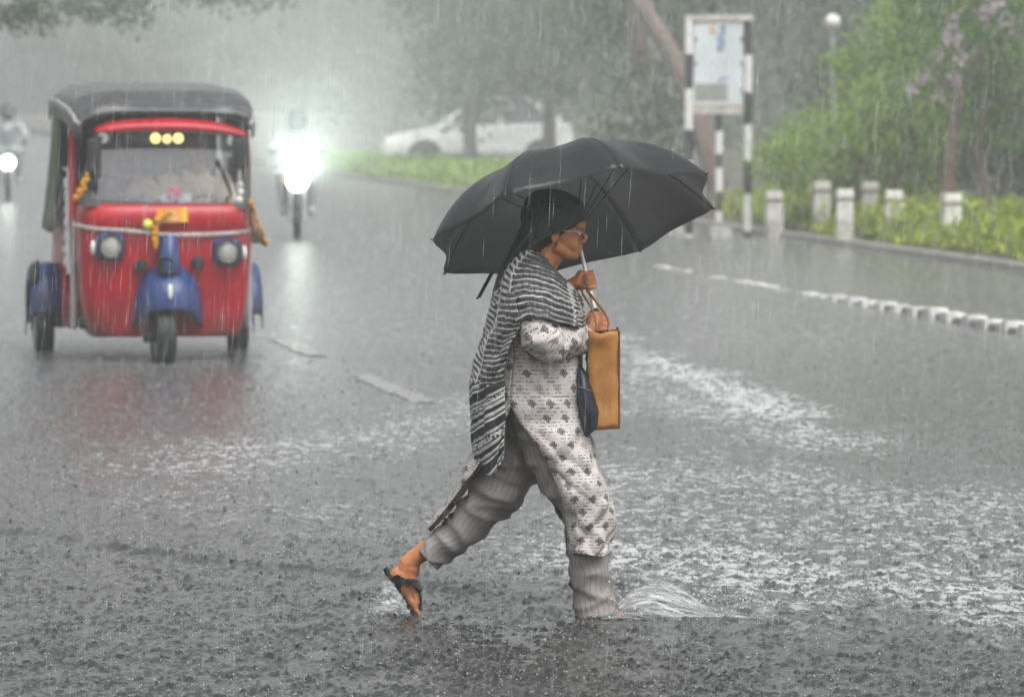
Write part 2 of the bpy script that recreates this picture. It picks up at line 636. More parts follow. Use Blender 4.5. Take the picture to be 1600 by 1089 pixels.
# ------------------------------------------------------------------ divider kerb of alternate white and black stones
M_kwhite = simple('kerb_white', (0.50, 0.495, 0.48), 0.4, var=0.35, nscale=9, bump=0.004)
M_kblack = simple('kerb_black', (0.10, 0.10, 0.10), 0.35, var=0.3, nscale=9, bump=0.004)
M_conc = simple('kerb_concrete', (0.30, 0.29, 0.27), 0.5, var=0.2, nscale=5, bump=0.006)
kb = MB()
for s0 in np.arange(36, 58, 4.0):
    a = ST(10.0, s0 + 1.99)
    kb.box((a.x, a.y, -0.03), (0.22, 3.98, 0.05), Matrix.Rotation(RA, 3, 'Z'))
divider = kb.build('kerb', M_conc, smooth=False)
divider['kind'] = 'structure'
def kerb_mesh(mat):
    mb = MB()
    mb.box((0, 0, 0.05), (0.19, 0.305, 0.13), taper=0.78, bev=0.02)
    o = mb.build('kerb_stone', mat, divider)
    return o
kw, kk = kerb_mesh(M_kwhite), kerb_mesh(M_kblack)
r = random.Random(5)
k = 0
for s0 in np.arange(37.0, 58.0, 0.325):
    src = kw if k % 2 == 0 else kk
    o = src if k < 2 else src.copy()
    if k >= 2:
        COL.objects.link(o)
        o.parent = divider
    o.location = ST(10.0 + r.uniform(-.015, .015), s0, r.uniform(-.016, .012) - (0.0 if k % 2 == 0 else 0.03) - 0.034 - 0.075 * min(1, max(0, (s0 - 45) / 6)))
    o.rotation_euler = (r.uniform(-.04, .04), r.uniform(-.05, .05), RA + r.uniform(-.05, .05))
    k += 1

# ------------------------------------------------------------------ verge with its edge kerb
vk = [ST(13.45, 20, .07), ST(60, 20, .07), ST(60, 338, .07), ST(13.45, 338, .07)]
np_mesh('verge', vk, [[0, 1, 2, 3]], M_earth, smooth=False)['kind'] = 'structure'
mb = MB()
for s0 in np.arange(30, 180, 6.0):
    a = ST(13.36, s0 + 2.98)
    mb.box((a.x, a.y, 0.01), (0.16, 5.95, 0.14), Matrix.Rotation(RA, 3, 'Z'), bev=0.015)
mb.build('verge_kerb', M_conc, smooth=False)['kind'] = 'structure'

# ================================================================== vegetation
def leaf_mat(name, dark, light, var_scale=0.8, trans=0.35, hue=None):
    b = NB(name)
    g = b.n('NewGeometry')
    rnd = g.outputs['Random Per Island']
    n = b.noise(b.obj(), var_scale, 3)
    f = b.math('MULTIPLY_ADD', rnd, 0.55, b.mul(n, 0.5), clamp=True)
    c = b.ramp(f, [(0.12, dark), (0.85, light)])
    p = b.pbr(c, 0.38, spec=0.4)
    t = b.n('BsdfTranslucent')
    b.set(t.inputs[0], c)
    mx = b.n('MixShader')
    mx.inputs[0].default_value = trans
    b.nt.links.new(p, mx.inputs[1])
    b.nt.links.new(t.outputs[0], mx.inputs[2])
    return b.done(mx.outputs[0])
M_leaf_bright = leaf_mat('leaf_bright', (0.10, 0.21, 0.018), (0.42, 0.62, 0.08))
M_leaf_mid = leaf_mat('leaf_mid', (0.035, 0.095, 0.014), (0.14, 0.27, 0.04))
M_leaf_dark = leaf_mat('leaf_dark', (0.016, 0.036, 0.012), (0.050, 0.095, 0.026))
M_leaf_far = leaf_mat('leaf_far', (0.022, 0.045, 0.018), (0.070, 0.120, 0.040))
M_leaf_hedge = leaf_mat('leaf_hedge', (0.08, 0.16, 0.008), (0.46, 0.54, 0.05))
M_petal = leaf_mat('petal', (0.40, 0.27, 0.37), (0.62, 0.50, 0.60))
M_bark = simple('bark', (0.10, 0.075, 0.055), 0.6, var=0.4, nscale=14, bump=0.03)
M_bark_red = simple('bark_red', (0.17, 0.115, 0.095), 0.6, var=0.35, nscale=10, bump=0.03)

def leaf_quads(Cn, a, rng, droop=0.3, aspect=0.45):
    """one folded leaf-shaped quad per centre"""
    n = len(Cn)
    d = rng.normal(size=(n, 3))
    d[:, 2] -= droop
    d /= np.linalg.norm(d, axis=1, keepdims=True)
    u = rng.normal(size=(n, 3))
    u -= d * np.sum(u * d, 1, keepdims=True)
    u /= np.linalg.norm(u, axis=1, keepdims=True)
    w = np.cross(d, u)
    L = (a * rng.uniform(0.6, 1.3, (n, 1)))
    base = Cn - d * L * 0.5
    tip = Cn + d * L * 0.5
    s1 = Cn + u * L * aspect * 0.5 + w * L * 0.10
    s2 = Cn - u * L * aspect * 0.5 + w * L * 0.10
    V = np.stack([base, s1, tip, s2], 1).reshape(-1, 3)
    F = np.arange(n * 4).reshape(-1, 4)
    return V, F

def clump_points(lobes, n, rng, cl=26, spread=0.16, shell=0.62):
    """leaf centres: clusters spread through the outer part of each lobe, with gaps between them"""
    lobes = [(np.array(c, float), np.array(r if hasattr(r, '__len__') else (r, r, r), float)) for c, r in lobes]
    wts = np.array([np.prod(r) ** (2 / 3) for c, r in lobes])
    wts /= wts.sum()
    out = []
    nc = max(1, n // cl)
    idx = rng.choice(len(lobes), nc, p=wts)
    for i in idx:
        c, r = lobes[i]
        d = rng.normal(size=3)
        d /= np.linalg.norm(d)
        k = shell + (1.05 - shell) * rng.uniform() ** 0.7
        cc = c + d * r * k
        m = int(cl * rng.uniform(0.5, 1.5))
        sp = spread * rng.uniform(0.6, 1.4)
        out.append(cc + rng.normal(size=(m, 3)) * sp * np.array([1.15, 1.15, 0.7]))
    return np.concatenate(out)

def limb(mb, a, bb, r0, r1, rng, n=6, wob=0.12, seg=7):
    a, bb = np.array(a, float), np.array(bb, float)
    L = np.linalg.norm(bb - a)
    pts = []
    for i in range(seg + 1):
        t = i / seg
        p = a + (bb - a) * t
        if 0 < i < seg: p = p + rng.normal(size=3) * wob * L * 0.12
        pts.append(p)
    pts = cr(pts, seg * 2)
    mb.tube([tuple(p) for p in pts], list(np.linspace(r0, r1, len(pts))), n)

def tree(name, base, lobes, trunks, leaf_mat_, nleaf, leaf, label, seed=0, bark=None, group=None, flowers=None, spread=0.16, cl=26):
    """lobes and trunks are given relative to the base"""
    rng = np.random.default_rng(seed)
    t = empty(name, base, 0, label, 'shrub' if 'shrub' in name else 'tree', group)
    mb = MB()
    for path, r0, r1 in trunks:
        pts = cr(path, 4 * len(path))
        rr = np.linspace(r0, r1, len(pts))
        rr[0] *= 1.35
        mb.tube([tuple(p) for p in pts], list(rr), 9)
        end = np.array(path[-1], float)
        near = sorted(lobes, key=lambda l: np.linalg.norm(np.array(l[0]) - end))[:5]
        for c, r in near:
            limb(mb, end, c, r1 * 0.8, 0.012, rng, 6)
            for q in range(3):
                rr_ = np.array(r if hasattr(r, '__len__') else (r, r, r))
                limb(mb, c, np.array(c) + rng.normal(size=3) * rr_ * 0.5, 0.02, 0.005, rng, 4, seg=4)
    mb.build('trunk', bark or M_bark, t)
    C = clump_points(lobes, nleaf, rng, cl, spread)
    V, F = leaf_quads(C, leaf, rng)
    np_mesh('crown', V, F, leaf_mat_, t, smooth=False)
    if flowers:
        fc, n, fr = flowers
        pts = np.concatenate([np.array(c) + rng.normal(size=(n, 3)) * fr for c in fc])
        V, F = leaf_quads(pts, 0.06, rng, 0, 0.8)
        np_mesh('blossom', V, F, M_petal, t, smooth=False)
    return t

def rel(p, base): return (p.x - base.x, p.y - base.y, p.z - base.z)

# flowering tree and the bright shrub at the right, behind the hedge
Y0 = 66.0
fb = ST(0, 0)
fb = Vector((P(1485, 340, Y0).x, Y0, 0.07))
def lob(px, py, Y, rpx, rz=None, ry=None):
    s = Y / FPX
    return (rel(P(px, py, Y), fb_cur), (rpx * s, (ry or rpx) * s, (rz or rpx) * s))
fb_cur = fb
lobes = [lob(1560, 60, 66, 95), lob(1480, 40, 67, 90), lob(1570, 165, 66.3, 80), lob(1470, 140, 66.6, 70), lob(1620, 110, 66.5, 90), lob(1650, -20, 67, 110), lob(1520, -60, 67, 120), lob(1475, -40, 68, 80), lob(1600, -150, 68, 140), lob(1480, -170, 68, 110), lob(1720, -80, 68, 120), lob(1700, 90, 67, 90)]
flw = [rel(P(*q), fb) for q in [(1478, 55, 65.2), (1492, 62, 65.2), (1505, 88, 65.2), (1470, 88, 65.3), (1446, 120, 65.6), (1438, 122, 65.6), (1428, 148, 65.8), (1490, 30, 65.6), (1540, 20, 65.4), (1555, 12, 65.4), (1497, 122, 65.5), (1465, 152, 65.7), (1574, 35, 65.2)]]
tree('flowering_tree', fb, lobes, [([(0, 0, -.05), rel(P(1482, 270, 66), fb), rel(P(1492, 190, 66), fb), rel(P(1500, 120, 66.2), fb)], 0.085, 0.05),
      ([rel(P(1552, 340, 66.3), fb), rel(P(1538, 285, 66.3), fb), rel(P(1528, 230, 66.3), fb), rel(P(1545, 130, 66.4), fb)], 0.075, 0.045)],
     M_leaf_mid, 17000, 0.085, 'dark green tree with pink blossom at the right edge, two thin trunks behind the hedge', 21, M_bark_red, flowers=(flw, 20, 0.05), spread=0.13)
fb = Vector((P(1330, 340, 70).x, 70.0, 0.07))
fb_cur = fb
lobes = [lob(1245, 255, 70, 48, 42), lob(1310, 225, 70.3, 60, 50), lob(1215, 245, 70, 30, 28), lob(1390, 195, 70.5, 70, 70), lob(1375, 110, 71, 65, 60), lob(1420, 60, 71, 70, 60), lob(1330, 285, 70.6, 55, 36), lob(1440, 170, 70.4, 60, 70), lob(1470, -10, 71, 70), lob(1400, 255, 71, 60, 50), lob(1265, 205, 70.6, 40, 26), lob(1340, 165, 71, 36, 34)]
tree('leafy_shrub', fb, lobes, [([(0, 0, -.05), (0.1, 0, .6), (.25, .1, 1.1)], 0.05, 0.03), ([(0.2, 0.1, -.05), (.6, 0.1, .7), (.9, .2, 1.6)], 0.05, 0.03), ([(-.1, 0, -.05), (-.4, 0, .5), (-.5, 0, .8)], 0.04, 0.02)],
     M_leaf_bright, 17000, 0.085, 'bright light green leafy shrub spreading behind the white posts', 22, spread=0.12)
fb = Vector((P(1560, 330, 76).x, 76.0, 0.07))
fb_cur = fb
lobes = [lob(1500, 225, 76, 90, 60), lob(1620, 210, 76.5, 90, 60), lob(1420, 270, 77, 70, 45), lob(1560, 270, 77, 70, 40)]
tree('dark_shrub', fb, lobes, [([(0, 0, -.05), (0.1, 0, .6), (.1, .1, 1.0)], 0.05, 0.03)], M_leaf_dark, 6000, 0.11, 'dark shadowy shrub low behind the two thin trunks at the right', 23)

# slanting pale tree behind the road sign
fb = Vector((P(1128, 345, 78).x, 78.0, 0.07))
fb_cur = fb
lobes = [lob(1010, 170, 79, 55, 48), lob(985, 215, 79, 45, 40), lob(1040, 60, 81, 80, 50), lob(930, 20, 82, 80, 50), lob(1000, -70, 82, 120, 80), lob(1110, -60, 82, 100, 80), lob(1045, 215, 80, 40, 36)]
tree('slanting_tree', fb, lobes, [([(0, 0, -.05), rel(P(1112, 260, 78), fb), rel(P(1085, 170, 78.2), fb), rel(P(1050, 85, 78.5), fb), rel(P(1000, 0, 79), fb), rel(P(985, -60, 79.5), fb)], 0.16, 0.10)],
     M_leaf_far, 8000, 0.12, 'tree with a pinkish slanting trunk growing behind the road sign', 24, M_bark_red, spread=0.2)

# trees behind the parked car and beyond: each its own crown
def far_tree(px, Y, w, hpx, seed, label, mat=None, n=14000, leaf=0.16, low=240, group='trees in the rain beyond the road'):
    """px image column, w crown half width in metres, hpx photo row of the crown's underside"""
    base = Vector((P(px, 300, Y).x, Y, 0.05))
    rng = np.random.default_rng(seed)
    zb = P(px, low, Y).z
    top = max(6.6, zb + 4.5)
    lobes = []
    for i in range(11):
        a = rng.uniform(0, 2 * PI)
        rr = w * rng.uniform(0.15, 0.8)
        z = rng.uniform(zb + 0.5, top - 1.0)
        lobes.append(((rr * math.cos(a), 0.6 * rr * math.sin(a), z), (w * rng.uniform(.36, .55), w * .4, (top - zb) * rng.uniform(.16, .26))))
    lean = rng.uniform(-.4, .4)
    return tree('roadside_tree', base, lobes, [([(0, 0, -.05), (lean * .4, 0, zb * .5 + .6), (lean, 0, zb + 1.6)], rng.uniform(.12, .17), .08)], mat or M_leaf_far, n, leaf, label, seed, spread=.26, group=group)
far_tree(735, 112, 2.6, 0, 31, 'dark slim trunked tree standing in front of the white parked car', low=150)
far_tree(860, 113, 2.6, 0, 32, 'leafy tree between the white parked car and the slanting trunk', low=150)
far_tree(620, 225, 3.6, 0, 33, 'broad pale tree rising straight behind the white car bonnet', low=160)
far_tree(800, 215, 3.6, 0, 34, 'tall hazy tree behind the cabin of the white car', low=170)
far_tree(960, 185, 3.2, 0, 35, 'grey green tree behind the left post of the road sign', low=205)
far_tree(1090, 185, 3.2, 0, 36, 'grey tree filling the gap behind the road sign panel', low=225)
far_tree(1210, 160, 2.6, 0, 37, 'dull green tree right of the road sign, behind the lamp globe', low=215)
far_tree(1330, 130, 2.6, 0, 38, 'dull green tree behind the bright shrub', low=235)
far_tree(1450, 105, 2.6, 0, 39, 'dim tree glimpsed behind the flowering tree', low=240)
far_tree(470, 230, 4.0, 0, 40, 'faint tree in the rain above the bright headlight', low=150)
far_tree(330, 265, 4.6, 0, 41, 'very faint tree in the rain above the rickshaw roof', low=140)
far_tree(180, 300, 5.0, 0, 42, 'barely visible tree at the left end of the misty tree line', low=150)
# low undergrowth that closes the view under the far crowns
rng = np.random.default_rng(77)
C = []
for i in range(420):
    px = rng.uniform(520, 1650)
    Y = rng.uniform(190, 215) if px < 900 else rng.uniform(140, 180)
    p = P(px, 200, Y)
    C.append(np.array([p.x, Y, rng.uniform(0.3, 1.5)]) + rng.normal(size=(22, 3)) * np.array([.5, .4, .35]))
V, F = leaf_quads(np.concatenate(C), 0.2, rng)
tag(np_mesh('undergrowth', V, F, M_leaf_far, smooth=False), 'hazy mass of undergrowth beneath the far trees', None, None, 'stuff')

# big tree on the left whose low boughs hang into the top left corner
fb = Vector((-10.6, 76.0, -0.05))
fb_cur = fb
br = [(40, 5), (105, 0), (160, 10), (230, -8), (300, -8), (360, -2), (10, 12), (420, -4), (200, 18), (75, 22), (20, 28), (150, -45), (300, -50), (0, -60), (-120, -60), (-80, 10)]
lobes = [lob(x, y, 76 + (i % 3) * .4, 34 if i < 11 else 60, 20 if i < 11 else 40) for i, (x, y) in enumerate(br)]
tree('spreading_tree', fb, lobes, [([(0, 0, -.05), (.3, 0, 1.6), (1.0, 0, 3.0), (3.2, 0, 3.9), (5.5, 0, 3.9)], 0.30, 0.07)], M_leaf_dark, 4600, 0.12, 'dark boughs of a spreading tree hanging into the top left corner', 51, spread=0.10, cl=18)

# hedge of leafy ground cover at the right
rng = np.random.default_rng(61)
C, N = [], 0
for i in range(1150):
    s = rng.uniform(50, 74.5)
    tt = 13.72 + rng.uniform(0, 1) ** 1.2 * 3.2
    hgt = (0.30 + 0.16 * rng.uniform()) * min(1, 0.45 + (tt - 13.6) * 1.3) * (0.75 + 0.4 * vnoise(np.array(s * .7), np.array(tt), 4))
    p = ST(tt, s)
    m = 16
    q = np.stack([p.x + rng.normal(size=m) * .13, p.y + rng.normal(size=m) * .13, 0.07 + hgt * rng.uniform(0.15, 1.15, m)], 1)
    C.append(q)
V, F = leaf_quads(np.concatenate(C), 0.17, rng, -0.7, 0.36)
tag(np_mesh('hedge_foliage', V, F, M_leaf_hedge, smooth=False), 'low yellow green leafy ground cover along the verge', None, None, 'stuff')
C = []
for i in range(750):
    s = rng.uniform(98, 126)
    tt = 13.6 + rng.uniform(0, 1) * 2.3
    p = ST(tt, s)
    m = 14
    C.append(np.stack([p.x + rng.normal(size=m) * .2, p.y + rng.normal(size=m) * .2, 0.07 + rng.uniform(0.0, .32, m)], 1))
V, F = leaf_quads(np.concatenate(C), 0.22, rng, -1.2, 0.3)
tag(np_mesh('verge_grass', V, F, M_leaf_bright, smooth=False), 'tall wet grass growing in front of the white parked car', None, None, 'stuff')

# ================================================================== street furniture
M_pwhite = simple('post_white', (0.78, 0.77, 0.74), 0.4, var=0.1, nscale=8)
M_pblack = simple('post_black', (0.025, 0.025, 0.027), 0.35, var=0.2, nscale=8)
M_frame = simple('sign_frame_paint', (0.55, 0.50, 0.45), 0.45, var=0.25, nscale=8)
M_rust = simple('rusty_steel', (0.36, 0.20, 0.14), 0.6, var=0.4, nscale=12)
M_panel = simple('sign_panel_paint', (0.66, 0.70, 0.72), 0.35, var=0.10, nscale=3)
M_blue = simple('sign_blue', (0.22, 0.31, 0.52), 0.4)
M_orange = simple('sign_orange', (0.68, 0.46, 0.34), 0.4)
M_grey = simple('sign_grey', (0.30, 0.30, 0.29), 0.5, var=0.25, nscale=6)
M_bolt = simple('sign_bolt', (0.16, 0.16, 0.16), 0.4, metal=0.6)

YS = 70.0
sb = Vector((P(1121, 370, YS).x, YS, -0.05))
sg = empty('road_sign', sb, 0, 'white panel sign on black and white banded posts by the kerb', 'sign')
SX = YS / FPX
def sx(px): return (px - 1121) * SX
def sz(py): return P(1121, py, YS).z - sb.z
def banded(xpx, bands, y, r, first_white):
    """a post; the coloured bands are printed rings, a hair proud of one another"""
    mb = MB()
    w = first_white
    for i in range(len(bands) - 1):
        mb.mat(0 if w else 1)
        mb.tube([(sx(xpx), y, max(0, sz(bands[i]))), (sx(xpx), y, max(0, sz(bands[i + 1])))], [r, r], 12)
        w = not w
    return mb.build('post', [M_pwhite, M_pblack], sg)
banded(1076, [28, 85, 139, 203, 252, 312, 366, 384], 0, 0.052, True)
banded(1168, [30, 86, 145, 195, 252, 303, 362, 384], 0, 0.052, False)
def fl(px0, px1, py0, py1, y, d, m, name):
    mb = MB()
    mb.box(((sx(px0) + sx(px1)) / 2, y, (sz(py0) + sz(py1)) / 2), (abs(sx(px1) - sx(px0)), d, abs(sz(py0) - sz(py1))), bev=0.006)
    return mb.build(name, m, sg, smooth=False)
fl(1070, 1176, 24, 33, 0, 0.11, M_frame, 'top_rail')
fl(1083, 1161, 167, 179, 0, 0.07, M_frame, 'bottom_rail')
fl(1068.5, 1071, 33, 178, 0.03, 0.03, M_rust, 'edge_strip')
fl(1173, 1175.5, 34, 150, 0.03, 0.03, M_rust, 'edge_strip')
pan = fl(1083.5, 1160.5, 35, 165, -0.01, 0.03, M_panel, 'panel')
def pr(px0, px1, py0, py1, m, name, y=-0.027):
    mb = MB()
    mb.box(((sx(px0) + sx(px1)) / 2, y, (sz(py0) + sz(py1)) / 2), (abs(sx(px1) - sx(px0)), 0.004, abs(sz(py0) - sz(py1))))
    o = mb.build(name, m, pan, smooth=False)
    return o
pr(1086, 1136, 131, 158, M_grey, 'grey_notice')
# faded lettering that runs up the panel: separate characters
def stroke(mb, a, c, w=0.013):
    p0, p1 = Vector((sx(a[0]), -0.028, sz(a[1]))), Vector((sx(c[0]), -0.028, sz(c[1])))
    d = (p1 - p0)
    n_ = Vector((-d.z, 0, d.x)).normalized() * w
    mb.prism([p0 - n_, p1 - n_, p1 + n_, p0 + n_], (0, -0.003, 0))
def letter(strokes):
    mb = MB()
    for k, (a, c) in enumerate(strokes):
        stroke(mb, a, c, 0.013 - 0.0006 * k)
    mb.build('letter', M_blue, pan, smooth=False)
for y0 in (58, 66, 74):
    e_ = 1121 if y0 != 66 else 1131
    letter([((1121, y0), (1131, y0)), ((1121, y0 + 5), (1131, y0 + 5)), ((e_, y0), (e_, y0 + 5))])
for y0 in (42, 50):
    letter([((1125, y0), (1133, y0 + 4)), ((1125, y0 + 4), (1133, y0))])
letter([((1120, 127), (1130, 121))])
letter([((1128, 128), (1136, 119))])
mb = MB()
cx_, cz_ = sx(1113.5), sz(46)
mb.prism([(cx_ + .055 * math.cos(w), -0.0275, cz_ + .07 * math.sin(w)) for w in np.linspace(0.5 * PI, 1.9 * PI, 14)], (0, -0.0035, 0))
mb.build('emblem', M_orange, pan, smooth=False)
for bx, by in ((1087, 62), (1158, 62), (1087, 100), (1158, 100), (1158, 142)):
    mb = MB()
    mb.lathe((sx(bx), -0.026, sz(by)), [(0, -0.012), (.018, -0.012), (.024, 0)], 8, (0, 1, 0))
    mb.build('bolt', M_bolt, pan)

# single banded post behind the sign
pb = Vector((P(1123, 340, 75).x, 75.0, -.05))
ps = empty('marker_post', pb, 0, 'single black and white banded post standing behind the road sign', 'post')
mb = MB()
bands, w = [178, 205, 241, 262, 300, 330, 352], False
for i in range(len(bands) - 1):
    mb.mat(0 if w else 1)
    mb.tube([(0, 0, max(0, P(1123, bands[i], 75).z + .05)), (0, 0, max(0, P(1123, bands[i + 1], 75).z + .05))], [.05, .05], 12)
    w = not w
mb.build('shaft', [M_pwhite, M_pblack], ps)
mb = MB(); mb.lathe((0, 0, P(1123, 178, 75).z + .05), [(.05, 0), (.045, .02), (0, .03)], 12); mb.build('cap', M_pblack, ps)

def kerb_block(px, py, w, label):
    a = G(px, py, -0.05)
    t = empty('concrete_block', (a.x, a.y, -0.05), RA, label, 'block')
    mb = MB()
    mb.box((0, 0, 0.09), (w, 0.22, 0.18), taper=0.94, bev=0.02)
    mb.build('block_body', M_kwhite, t)
    mb = MB(); mb.box((0, 0, 0.012), (w + 0.05, 0.27, 0.03), bev=0.006); mb.build('footing', M_conc, t, smooth=False)
kerb_block(1125, 377, 0.27, 'low white concrete block on the ground between the sign posts')
kerb_block(1055, 374, 0.22, 'low white concrete block at the foot of the left sign post')

# white posts among the hedge
M_bol = simple('whitewashed_post', (0.66, 0.64, 0.59), 0.5, var=0.32, nscale=6, bump=0.005)
M_boldirt = simple('post_grime', (0.34, 0.31, 0.22), 0.6, var=0.3, nscale=6)
def bollard():
    t = empty('white_post')
    mb = MB(); mb.box((0, 0, 0.24), (.195, .195, .48), taper=0.97, bev=0.02); mb.build('shaft', M_bol, t)
    mb = MB(); mb.box((0, 0, .497), (.165, .165, .034)); mb.build('neck', M_boldirt, t, smooth=False)
    mb = MB(); mb.box((0, 0, .568), (.205, .205, .11), taper=0.93, bev=0.02); mb.build('cap', M_bol, t)
    mb = MB(); mb.box((0, 0, .03), (.235, .235, .06), bev=0.015); mb.build('plinth', M_boldirt, t)
    return t
b0 = bollard()
bl = [(1210, 69.6, 0, 'white post standing clear on the road edge at the left end of the hedge'),
      (1284, 69.4, .07, 'white post in the hedge with its cap level with the first, second from the sign'),
      (1320, 66.4, .03, 'shorter looking white post just right of the second post in the hedge'),
      (1361, 69.2, .07, 'tall white post in the middle of the hedge between two shorter looking ones'),
      (1395, 65.8, .03, 'white post half sunk in the hedge, last of the close set five'),
      (1486, 63.9, .03, 'white post alone at the right, below the two thin trunks')]
for i, (px, Y, z, lab) in enumerate(bl):
    t = b0 if i == 0 else copy_tree(b0)
    t.location = (P(px, 320, Y).x, Y, z if i else -.05)
    t.rotation_euler = (random.uniform(-.02, .02), random.uniform(-.03, .03), RA + random.uniform(-.1, .1))
    tag(t, lab, 'post', 'white posts along the hedge')

# garden lamp glimpsed between the trees
lb = Vector((P(1300, 300, 96).x, 90.0, .07))
lb.x = P(1300, 300, 90).x
lt = empty('street_lamp', lb, 0, 'pale globe lamp on a thin pole glimpsed between the trees', 'lamp')
zl = P(1300, 34, 90).z - .07
mb = MB(); mb.tube([(0, 0, 0), (0, 0, .4), (0, 0, zl - .12)], [.05, .035, .03], 10); mb.build('pole', M_grey, lt)
mb = MB(); mb.ell((0, 0, zl), (.125, .125, .115)); mb.build('globe', simple('lamp_globe', (.82, .80, .74), .25, var=.05), lt)
mb = MB(); mb.lathe((0, 0, zl - .14), [(.03, 0), (.07, .02), (.08, .05)], 12); mb.build('collar', M_grey, lt)

# ================================================================== materials of the vehicles
def paint(name, col, rough=0.25, coat=0.6, var=0.08):
    b = NB(name)
    f = b.noise(b.obj(), 5, 5, .65)
    st = b.n('Mapping'); b.set(st.inputs['Vector'], b.obj()); st.inputs['Scale'].default_value = (26, 26, 2.0)
    dr = b.noise(st.outputs[0], 1.0, 3)          # water running down the panels
    c = b.mix(b.ramp(f, [(.38, 0.0), (.75, .75)]), col, tuple(x * .45 + .006 for x in col))
    sp = b.n('SeparateXYZ'); b.set(sp.inputs[0], b.obj())
    mud = b.mul(b.ramp(b.add(sp.outputs[2], b.mul(b.noise(b.obj(), 7, 5, .7), .5)), [(.50, .75), (.72, 0.0)]), b.ramp(f, [(.35, .3), (.6, 1.0)]))   # road dirt splashed up
    c = b.mix(mud, c, (.060, .045, .038))
    return b.done(b.pbr(c, b.math('MULTIPLY_ADD', dr, .25, rough - .08, clamp=True), normal=b.bump(dr, .004, .6), coat=coat * .3, coat_r=.12, spec=.3))
M_red = paint('rickshaw_red', (0.43, 0.003, 0.016))
M_rblue = paint('rickshaw_blue', (0.018, 0.045, 0.17))
M_vinyl = simple('canopy_vinyl', (0.050, 0.052, 0.056), 0.30, var=.25, nscale=5, bump=.006, spec=.6)
M_olive = simple('side_curtain_olive', (0.060, 0.085, 0.040), 0.5, var=.25, nscale=4, bump=.01)
M_black = simple('black_rubber', (0.018, 0.018, 0.019), 0.45, var=.3, nscale=20)
M_tyre = simple('tyre_rubber', (0.025, 0.025, 0.027), 0.5, var=.3, nscale=25, bump=.004)
M_chrome = simple('bright_trim', (0.62, 0.60, 0.56), 0.28, metal=.7, var=.1)
M_dark_in = simple('cabin_dark', (0.04, 0.038, 0.045), 0.6, var=.2)
M_seat = simple('seat_beige', (0.68, 0.53, 0.36), 0.6, var=.15, nscale=4)
M_reflector = simple('lamp_reflector', (0.86, 0.85, 0.78), 0.3, metal=.2, var=.1)
M_plate = simple('plate_orange', (0.80, 0.33, 0.045), 0.4, var=.08)
M_plate_y = simple('plate_yellow', (0.85, 0.50, 0.03), 0.4, var=.05)
M_ink = simple('plate_print', (0.80, 0.66, 0.48), 0.4, var=.05)
M_marigold = simple('marigold', (0.80, 0.33, 0.01), 0.6, var=.35, nscale=40, bump=.01)
M_brown = simple('brown_cloth', (0.16, 0.075, 0.035), 0.7, var=.25, nscale=10)
M_lime = simple('lime_skin', (0.62, 0.66, 0.10), 0.35, var=.15)
M_pink = simple('pink_flower', (0.80, 0.07, 0.22), 0.5, var=.25, nscale=30)
M_white = simple('white_enamel', (0.80, 0.79, 0.77), 0.35, var=.08)
M_silver = simple('silver_paint', (0.46, 0.46, 0.46), 0.35, metal=.3, var=.15)
M_bulb = emitter('amber_bulb_glow', (1.0, 0.70, 0.22), 1.6)

def glass_mat(name, tint=(0.90, 0.91, 0.94), refl=0.12, haze=0.10):
    b = NB(name)
    t = b.n('BsdfTransparent'); b.set(t.inputs[0], tint)
    g = b.n('BsdfGlossy'); g.inputs['Roughness'].default_value = .04
    d = b.n('BsdfDiffuse'); b.set(d.inputs[0], (.6, .6, .65))
    fr = b.n('Fresnel'); fr.inputs[0].default_value = 1.45
    m1 = b.n('MixShader'); b.set(m1.inputs[0], b.math('MULTIPLY_ADD', fr.outputs[0], 1.0, refl - .04, clamp=True))
    b.nt.links.new(t.outputs[0], m1.inputs[1]); b.nt.links.new(g.outputs[0], m1.inputs[2])
    st = b.n('Mapping'); b.set(st.inputs['Vector'], b.obj()); st.inputs['Scale'].default_value = (30, 30, 3)
    m2 = b.n('MixShader'); b.set(m2.inputs[0], b.math('MULTIPLY_ADD', b.noise(st.outputs[0], 1, 4), .12, haze - .03, clamp=True))
    b.nt.links.new(m1.outputs[0], m2.inputs[1]); b.nt.links.new(d.outputs[0], m2.inputs[2])
    return b.done(m2.outputs[0])
M_glass = glass_mat('wet_windscreen', refl=.03, haze=.03)
M_cglass = glass_mat('car_glass', (.25, .27, .28), .15, .08)
M_lens = glass_mat('lamp_lens', (.95, .95, .92), .08, .10)

# ================================================================== auto rickshaw
RB = P(255, 570, 38.6); RB.z = -0.05
rk = empty('auto_rickshaw', RB, RA, 'red three wheeled auto rickshaw with black canopy coming through the rain', 'auto rickshaw')
_c, _s = math.cos(RA), math.sin(RA)
def L(px, py, y):
    """photo pixel on the vehicle's plane at local depth y -> local point"""
    r = ray(px, py)
    t = (y + DS[0] * RB.x + DS[1] * RB.y) / (DS[0] * r.x + DS[1] * r.y)
    w = Vector((r.x * t - RB.x, r.y * t - RB.y, EYE + r.z * t - RB.z))
    return Vector((w.x * _c + w.y * _s, -w.x * _s + w.y * _c, w.z))
def lx(px, y=.1): return L(px, 400, y).x
def lz(py, y=.1): return L(255, py, y).z

XC = 0.035
